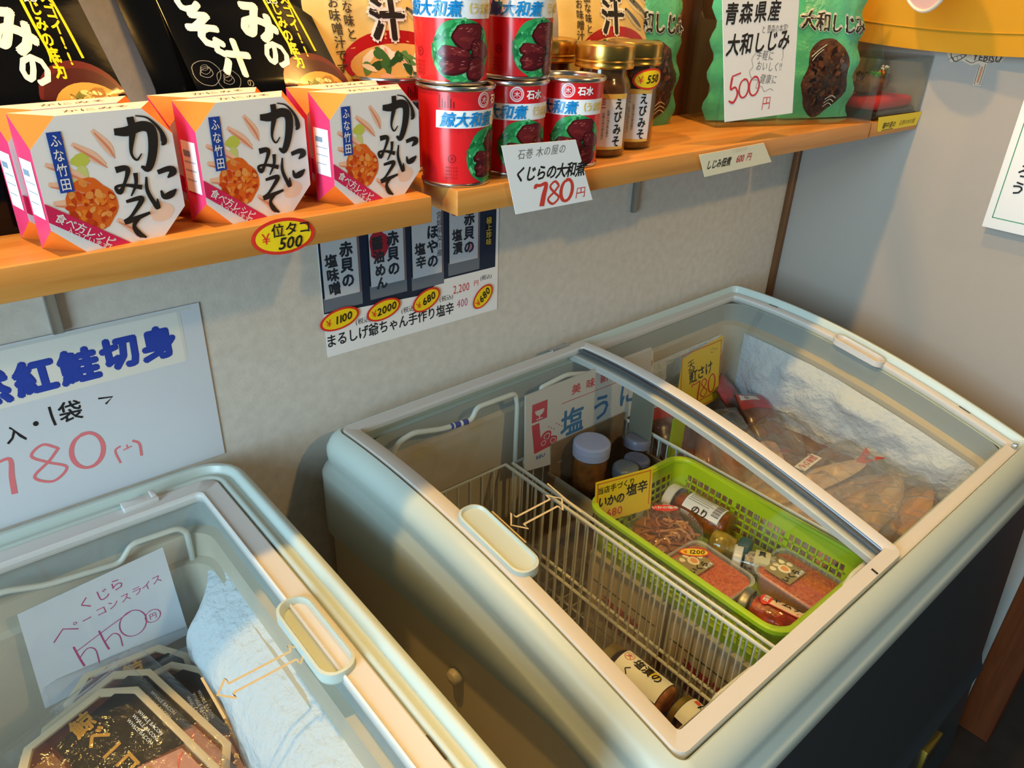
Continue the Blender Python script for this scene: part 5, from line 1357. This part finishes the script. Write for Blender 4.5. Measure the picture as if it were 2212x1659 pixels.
# ------------------------------------------------------------------ salmon packets and fish bags on the right
PR = mat('packet_red', (200, 30, 34), .3); PD = mat('smoked_fish_brown', (84, 44, 30), .3, var=(30, (128, 66, 44), .4, .7), coat=.4)
FSK = mat('fish_flesh', (206, 150, 116), .35, var=(22, (168, 96, 66), .35, .7), bump=(40, .6, .004), coat=.3)
FSK2 = mat('fish_flesh_pale', (216, 172, 134), .35, var=(26, (196, 132, 96), .35, .7), bump=(40, .6, .004), coat=.3)
FSO = mat('fish_orange', (222, 150, 58), .35, var=(26, (200, 110, 50), .35, .7), coat=.3)
def fillet(name, loc, rotz, L, Wd, T, m, label, group, tilt=0.0, tail=None, film=True, stripes=None):
    t = thing(name, loc, label, 'fish', group, rot=(0, tilt, rotz))
    b = MB(); N = 18; Lp = []
    for i in range(N+1):
        u = i/N; w = Wd/2*(math.sin(math.pi*(.05+.90*u))**.4)*(1-.30*u); th = T*(math.sin(math.pi*(.05+.9*u))**.5)
        bend = .012*math.sin(u*2.6+loc[0]*40)
        Lp.append([(-L/2+L*u, bend+w*math.cos(a), .002+th*(.5+.5*math.sin(a))) for a in np.linspace(0, 2*math.pi, 14, endpoint=False)])
    b.loft(Lp, m, True, True); b.build('fillet', t, smooth=60)
    if tail:
        b = MB(); y0 = .012*math.sin(2.6+loc[0]*40)
        for s in (-1, 1):
            V = [(L/2-.012, y0-.004, .004), (L/2-.012, y0+.004, .007), (L/2+.040, y0+s*.020, .008), (L/2+.036, y0+s*.006, .004)]
            V += [(p[0], p[1], p[2]+.002) for p in V]
            b.add(V, [(0, 1, 2, 3), (7, 6, 5, 4), (0, 4, 5, 1), (1, 5, 6, 2), (2, 6, 7, 3), (3, 7, 4, 0)], tail)
        b.build('tail_fin', t)
    if film:
        b = MB()
        def ff(u, v, h):
            x = -L/2-.03+(L+.075)*u; y = (v-.5)*(Wd+.05)
            e = 1-abs(2*v-1)**4; e2 = min(1, min(u, 1-u)*8)
            z = (T+.005)*e*e2+.010*mnoise.noise((x*28+loc[0]*9, y*34, 2.0))*(.3+e)+.003*mnoise.noise((x*80, y*80, loc[1]*30))
            return (x, y, max(z, .0004)+h)
        b.sheet(ff, 60, 30, FILM, .0003); b.build('plastic_film', t, smooth=70)
    return t
G = 'bagged fish in the right freezer'
FZ = -.795
b = MB(); b.box(.962, .300, -.99, 1.315, .755, FZ-.001, mat('frozen_stock', (150, 110, 84), .7, var=(20, (110, 74, 54), .35, .7)), .01)
tag(b.build('frozen_stock', origin=(1.14, .53, -.99), smooth=60), 'layer of older frozen fish packed under the bags', 'frozen fish')
FM1 = wood('fish_flesh_pink', (206, 146, 118), (242, 208, 184), 0, 11, .35); FM2 = wood('fish_flesh_beige', (214, 168, 130), (244, 216, 184), 0, 11, .35)
FM3 = wood('fish_flesh_orange', (216, 140, 70), (242, 192, 116), 0, 11, .35); FM4 = wood('fish_brown', (84, 40, 28), (150, 88, 62), 0, 9, .35)
RT_ = mat('red_tail', (206, 62, 46), .4)
for x, y, dz, rz, L, Wd, T, m, lb, ti, tl in (
    (1.140, .482, .022, -6, .22, .062, .012, FM2, 'bagged pale fish with a red tail fin, topmost of the fish bags', -4, RT_),
    (1.125, .435, .008, -6, .30, .085, .012, FM1, 'bagged pinkish fish lying just in front of the red tailed fish', -1, None),
    (1.195, .405, .006, 6, .22, .080, .012, FM2, 'bagged beige fish between the pinkish fish and the orange fish', 0, None),
    (1.230, .345, .000, 2, .17, .065, .012, FM3, 'bagged orange fish nearest the front right corner of the right freezer', 0, None),
    (1.075, .380, .002, -8, .22, .080, .012, FM3, 'bagged orange fish under the front end of the lid bar', 0, None),
    (1.020, .500, .004, 58, .20, .080, .014, FM2, 'bagged beige fish lying along the white wire divider', 0, None),
    (1.110, .545, .006, 40, .22, .085, .014, FM1, 'bagged pinkish fish under the middle of the lid bar', -4, None),
    (1.085, .610, .010, 66, .19, .085, .020, FM4, 'bagged dark brown fish behind the lid bar', -18, None),
    (1.012, .662, .014, 40, .16, .075, .022, FM4, 'bagged dark brown fish beside the lime green card', -22, None)):
    fillet('bagged_fish', (x, y, FZ+dz), R(rz), L, Wd, T, m, lb, G, R(ti), tl)
fm = plane_map((1.150, .512, FZ+.046), (math.cos(R(4)), math.sin(R(4)), 0), (-math.sin(R(4)), math.cos(R(4)), 0))
card('fish_label', fm, [(-.032, -.010), (.032, -.010), (.032, .010), (-.032, .010)], 'small white label with red print on the fish bags', 'label', lambda b: b.text('国産ひも', 0, 0, .0135, REDP, .0005, .02, R(180)), None, origin=(1.150, .512, FZ+.04))
def packet(loc, rot, label, w=.085, l=.15, seed=0, white=True):
    t = thing('salmon_packet', loc, label, 'packet', 'red salmon packets at the back of the right freezer', rot=rot)
    def f(u, v, h):
        x = (u-.5)*w; y = (v-.5)*l; e = (1-abs(2*u-1)**3)*(1-abs(2*v-1)**3)
        return (x, y, .011*e+.003*mnoise.noise((x*40+seed, y*40, seed))+h)
    b = MB(); b.sheet(f, 16, 22, PD, .004); b.fm = lambda u, v, h=0: f(u/w+.5, v/l+.5, .004+h)
    b.irect(-w/2, l/2-.038, w/2, l/2, PR, .0004, 14, 6); b.irect(-w/2, -l/2, w/2, -l/2+.016, PR, .0004, 14, 4)
    if white: b.irect(-w/2+.006, l/2-.016, w/2-.030, l/2-.003, PAPER, .0008, 8, 3); b.text('S1', -w/2+.024, l/2-.0095, .011, ink((90, 30, 60)), .0012, .02)
    b.build('packet_body', t, smooth=60)
    b = MB(); b.sheet(lambda u, v, h: (lambda p: (p[0]*1.04, p[1]*1.04, p[2]+.0015))(f(u, v, .005+h)), 16, 22, THINFILM, .0003); b.build('plastic_film', t, smooth=70)
    return t
packet((1.135, .690, -.790), (R(30), R(-10), R(24)), 'red salmon packet standing in front of the curled yellow card', seed=1)
packet((1.010, .715, -.735), (R(45), R(4), R(-12)), 'red salmon packet next to the grey cardboard flap', seed=2, w=.08, l=.13)
packet((1.232, .650, -.772), (R(26), R(12), R(-16)), 'salmon packet with pale upper corner nearest the frosted wall', seed=3)
packet((1.262, .735, -.785), (R(48), R(0), R(30)), 'red edged salmon packet leaning on the freezer back under the yellow card', seed=4, white=False)
# loose cling film heaped on the right
b = MB()
def cf(u, v, h):
    x = 1.055+.245*u; y = .385+.29*v
    e = min(1, min(u, 1-u)*5)*min(1, min(v, 1-v)*5)
    z = FZ+.012+e*(.040+.030*mnoise.noise((x*16, y*16, 4.0))+.014*mnoise.noise((x*50, y*44, 1.0)))+.02*sstep(.55, 1, v)
    return (x, y, z+h)
b.sheet(cf, 60, 60, THINFILM, .0003); tag(b.build('clear_bag', origin=(1.18, .53, FZ), smooth=75), 'crumpled empty looking clear bag lying over the fish', 'plastic bag')

# ------------------------------------------------------------------ contents of the left freezer
o = (.02, .80, -.90)
t = thing('wire_basket', o, 'white wire basket handle rail in the left freezer', 'wire basket')
P = [(-.30, .795, -.60), (-.06, .795, -.592), (-.012, .795, -.590), (.026, .795, -.603), (.100, .795, -.612), (.116, .795, -.592), (.168, .795, -.5945), (.1765, .795, -.605), (.176, .795, -.74), (.176, .795, -.89)]
Q = []
for i, p in enumerate(P):
    p = np.array(p)
    if 0 < i < len(P)-1:
        a, c = np.array(P[i-1]), np.array(P[i+1]); da, dc = min(.008, np.linalg.norm(a-p)*.4), min(.008, np.linalg.norm(c-p)*.4)
        s, e = p+(a-p)/np.linalg.norm(a-p)*da, p+(c-p)/np.linalg.norm(c-p)*dc
        for k in range(5): u = k/4; Q.append((1-u)**2*s+2*u*(1-u)*p+u*u*e)
    else: Q.append(p)
b = MB(); b.tube(Q, .0036, WIRE, 10); b.build('hook_handle', t, origin=o, smooth=60)
b = MB(); b.tube([(-.30, .30, -.90), (.17, .30, -.90), (.17, .79, -.90), (-.30, .79, -.90)], .003, WIRE, 8, True)
for i in range(1, 26): b.tube([(-.30, .30+.0188*i, -.90), (.17, .30+.0188*i, -.90)], .0014, WIRE, 6)
b.build('floor_grid', t, origin=o)
fm = plane_map((.066, .775, -.665), (1, 0, .015), (0.0, .10, 1), None)
PKI = ink((196, 70, 130))
CDW = mat('white_card', (226, 228, 236), .6)
def dbac(b):
    for ch, x, y in (('く', -.012, .032), ('じ', .006, .034), ('ら', .022, .039)): b.text(ch, x, y, .0165, PKI, .0005, -.006, R(6))
    b.stroke([(-.052, .000), (-.040, .012), (-.026, .004)], .0014, PKI, .0005, False); b.iell(-.0275, .0125, .002, .002, PKI, .0005, 10, 1, 0, 0, 0, .6); b.stroke([(-.020, .011), (-.011, .012)], .0012, PKI, .0005, False)
    for ch, x, y in (('コ', .000, .014), ('ン', .013, .016), ('ス', .027, .018), ('ラ', .040, .020), ('イ', .051, .021), ('ス', .063, .024)): b.text(ch, x, y, .0125, PKI, .0005, -.004, R(4))
    b.stroke([(-.036, -.016), (-.034, -.034), (-.032, -.047)], .0020, PKI, .0005); b.stroke([(-.034, -.034), (-.024, -.026), (-.017, -.032), (-.017, -.050)], .0012, PKI, .0005); b.stroke([(-.036, -.024), (.002, -.011), (.028, -.003)], .0010, PKI, .0005)
    b.stroke([(-.008, -.010), (-.006, -.028), (-.004, -.040)], .0018, PKI, .0005); b.stroke([(-.006, -.028), (.004, -.022), (.010, -.028), (.010, -.044)], .0012, PKI, .0005)
    hand0(b, .027, -.020, .0145, .0175, PKI, .0012); hand0(b, .049, -.022, .0085, .0085, PKI, .0010); b.text('円', .049, -.022, .009, PKI, .0006)
card('price_card', fm, [(-.080, -.078), (.082, -.070), (.078, .062), (-.074, .052)], 'white card with pink handwriting reading 550 in the left freezer', 'price card', dbac, 'handwritten price cards', origin=(.066, .775, -.74), m=CDW)
MEAT = mat('whale_meat', (74, 30, 24), .35, spec=.3, var=(26, (112, 54, 34), .4, .7)); TRAY = mat('cream_tray', (226, 204, 170), .45); MEATP = mat('pink_whale_fat', (196, 130, 120), .35, coat=.4)
LBD = mat('dark_label', (20, 12, 13), .5, spec=.2); GLD = ink((196, 140, 50), .4)
def bacon(loc, rotz, label, tilt=R(16.7)):
    t = thing('whale_bacon_pack', loc, label, 'meat pack', 'whale bacon packs in the left freezer')
    t.rotation_euler = (Matrix.Rotation(-tilt*-1*-1, 4, 'X') @ Matrix.Rotation(rotz, 4, 'Z')).to_euler() if False else (Matrix.Rotation(tilt, 4, 'X') @ Matrix.Rotation(rotz, 4, 'Z')).to_euler()
    w, l, c = .066, .090, .026
    oc = lambda i, z: [(x*(1-i/w), y*(1-i/l), z) for x, y in [(-w+c, -l), (w-c, -l), (w, -l+c), (w, l-c), (w-c, l), (-w+c, l), (-w, l-c), (-w, -l+c)]]
    b = MB(); b.loft([oc(.004, 0), oc(.0, .004), oc(0, .0095), oc(.002, .0105), oc(.007, .0105), oc(.008, .0075)], TRAY, True, True); b.build('tray', t, smooth=40)
    b = MB(); b.loft([oc(.0085, .0076), oc(.0085, .0092), oc(.0105, .0098)], MEAT, False, True)
    b.fm = lambda u, v, h=0: (u, v, .0098+h)
    b.ipoly([(-w+.012, -l+c), (-w+c, -l+.012), (w-c, -l+.012), (w-.012, -l+c), (w-.012, -.022), (.016, -.006), (-.024, -.026), (-w+.012, -.006)], MEATP, .0003)
    r = random.Random(4); rs = mat('red_streak', (206, 60, 70), .35, coat=.4)
    for k in range(9): x, y = r.uniform(-.04, .045), r.uniform(-.075, -.028); b.stroke([(x, y), (x+r.uniform(-.01, .012), y+.008), (x+r.uniform(-.015, .02), y+r.uniform(.008, .02))], [.001, .003, .001], rs, .0005)
    b.build('whale_meat', t, smooth=40)
    b = MB(); b.fm = lambda u, v, h=0: (u, v, .0104+h)
    b.ipoly([(-.022, -.026), (.016, -.004), (w-.008, -.020), (w-.008, l-.030), (w-.020, l-.016), (-.022, l-.020)], LBD, .0003)
    b.text('鯨ベーコン', .010, .026, .0225, GLD, .0006, .03, R(4), True, 1, .08, .96)
    for k in range(3): b.text('WHALE BACON', .050-.006*k, .022, .0050, PAPER, .0006, .01, R(-90))
    for k in range(3): b.text('SLICED', -.018+.0055*k-.001, -.012+.002*k, .0052, PAPER, .0006, .01, R(-90))
    b.build('dark_label', t)
    b = MB(); b.fm = lambda u, v, h=0: (u, v, .0100+h)
    b.irect(-.056, -.010, -.026, l-.024, mat('amber_meat', (116, 58, 34), .3, coat=.4), .0004)
    b.text('くじら', -.042, .020, .0150, ink((226, 190, 190)), .0007, -.004, R(20), True, 1, 0, 1, .1)
    b.build('amber_strip', t)
    b = MB()
    def f(u, v, h):
        x, y = (u-.5)*2*(w+.012), (v-.5)*2*(l+.014); e = min(1, (1-abs(2*u-1))*7)*min(1, (1-abs(2*v-1))*7)
        return (x, y, .0125*e+.0016*mnoise.noise((x*60, y*60, loc[0]*50))*e+.0006+h)
    b.sheet(f, 26, 30, THINFILM, .0003); b.build('plastic_film', t, smooth=70)
    return t
UV = lambda a: (Vector((math.cos(a), math.sin(a), 0)), Vector((-math.sin(a), math.cos(a), 0)))
def place_pack(cx, cy, z, a): # (cx, cy) the top right corner in plan
    ct = .958
    u, v = UV(a); p = -u*.066 - v*.090
    dy = p.y
    return (cx+p.x, cy+dy*ct, z+dy*.287)
bacon(place_pack(.062, .700, -.684, R(17)), R(17), 'whale bacon pack lying on top at the lower left, its dark label fully visible')
bacon(place_pack(.080, .722, -.690, R(18)), R(18), 'whale bacon pack just beneath the topmost pack, only its cream edge showing')
bacon(place_pack(.136, .752, -.722, R(-4)), R(-4), 'whale bacon pack farthest back beside the handwritten card')
bacon(place_pack(.139, .716, -.718, R(2)), R(2), 'whale bacon pack at the right, half covered by the topmost packs')
b = MB(); b.box(-.12, .35, -.898, .125, .74, -.80, mat('packed_meat', (120, 84, 70), .6, var=(16, (90, 60, 50), .35, .7)), .012); tag(b.build('packed_meat', origin=(0, .55, -.898), smooth=60), 'mass of brownish packed meat beneath the whale bacon', 'packed meat')
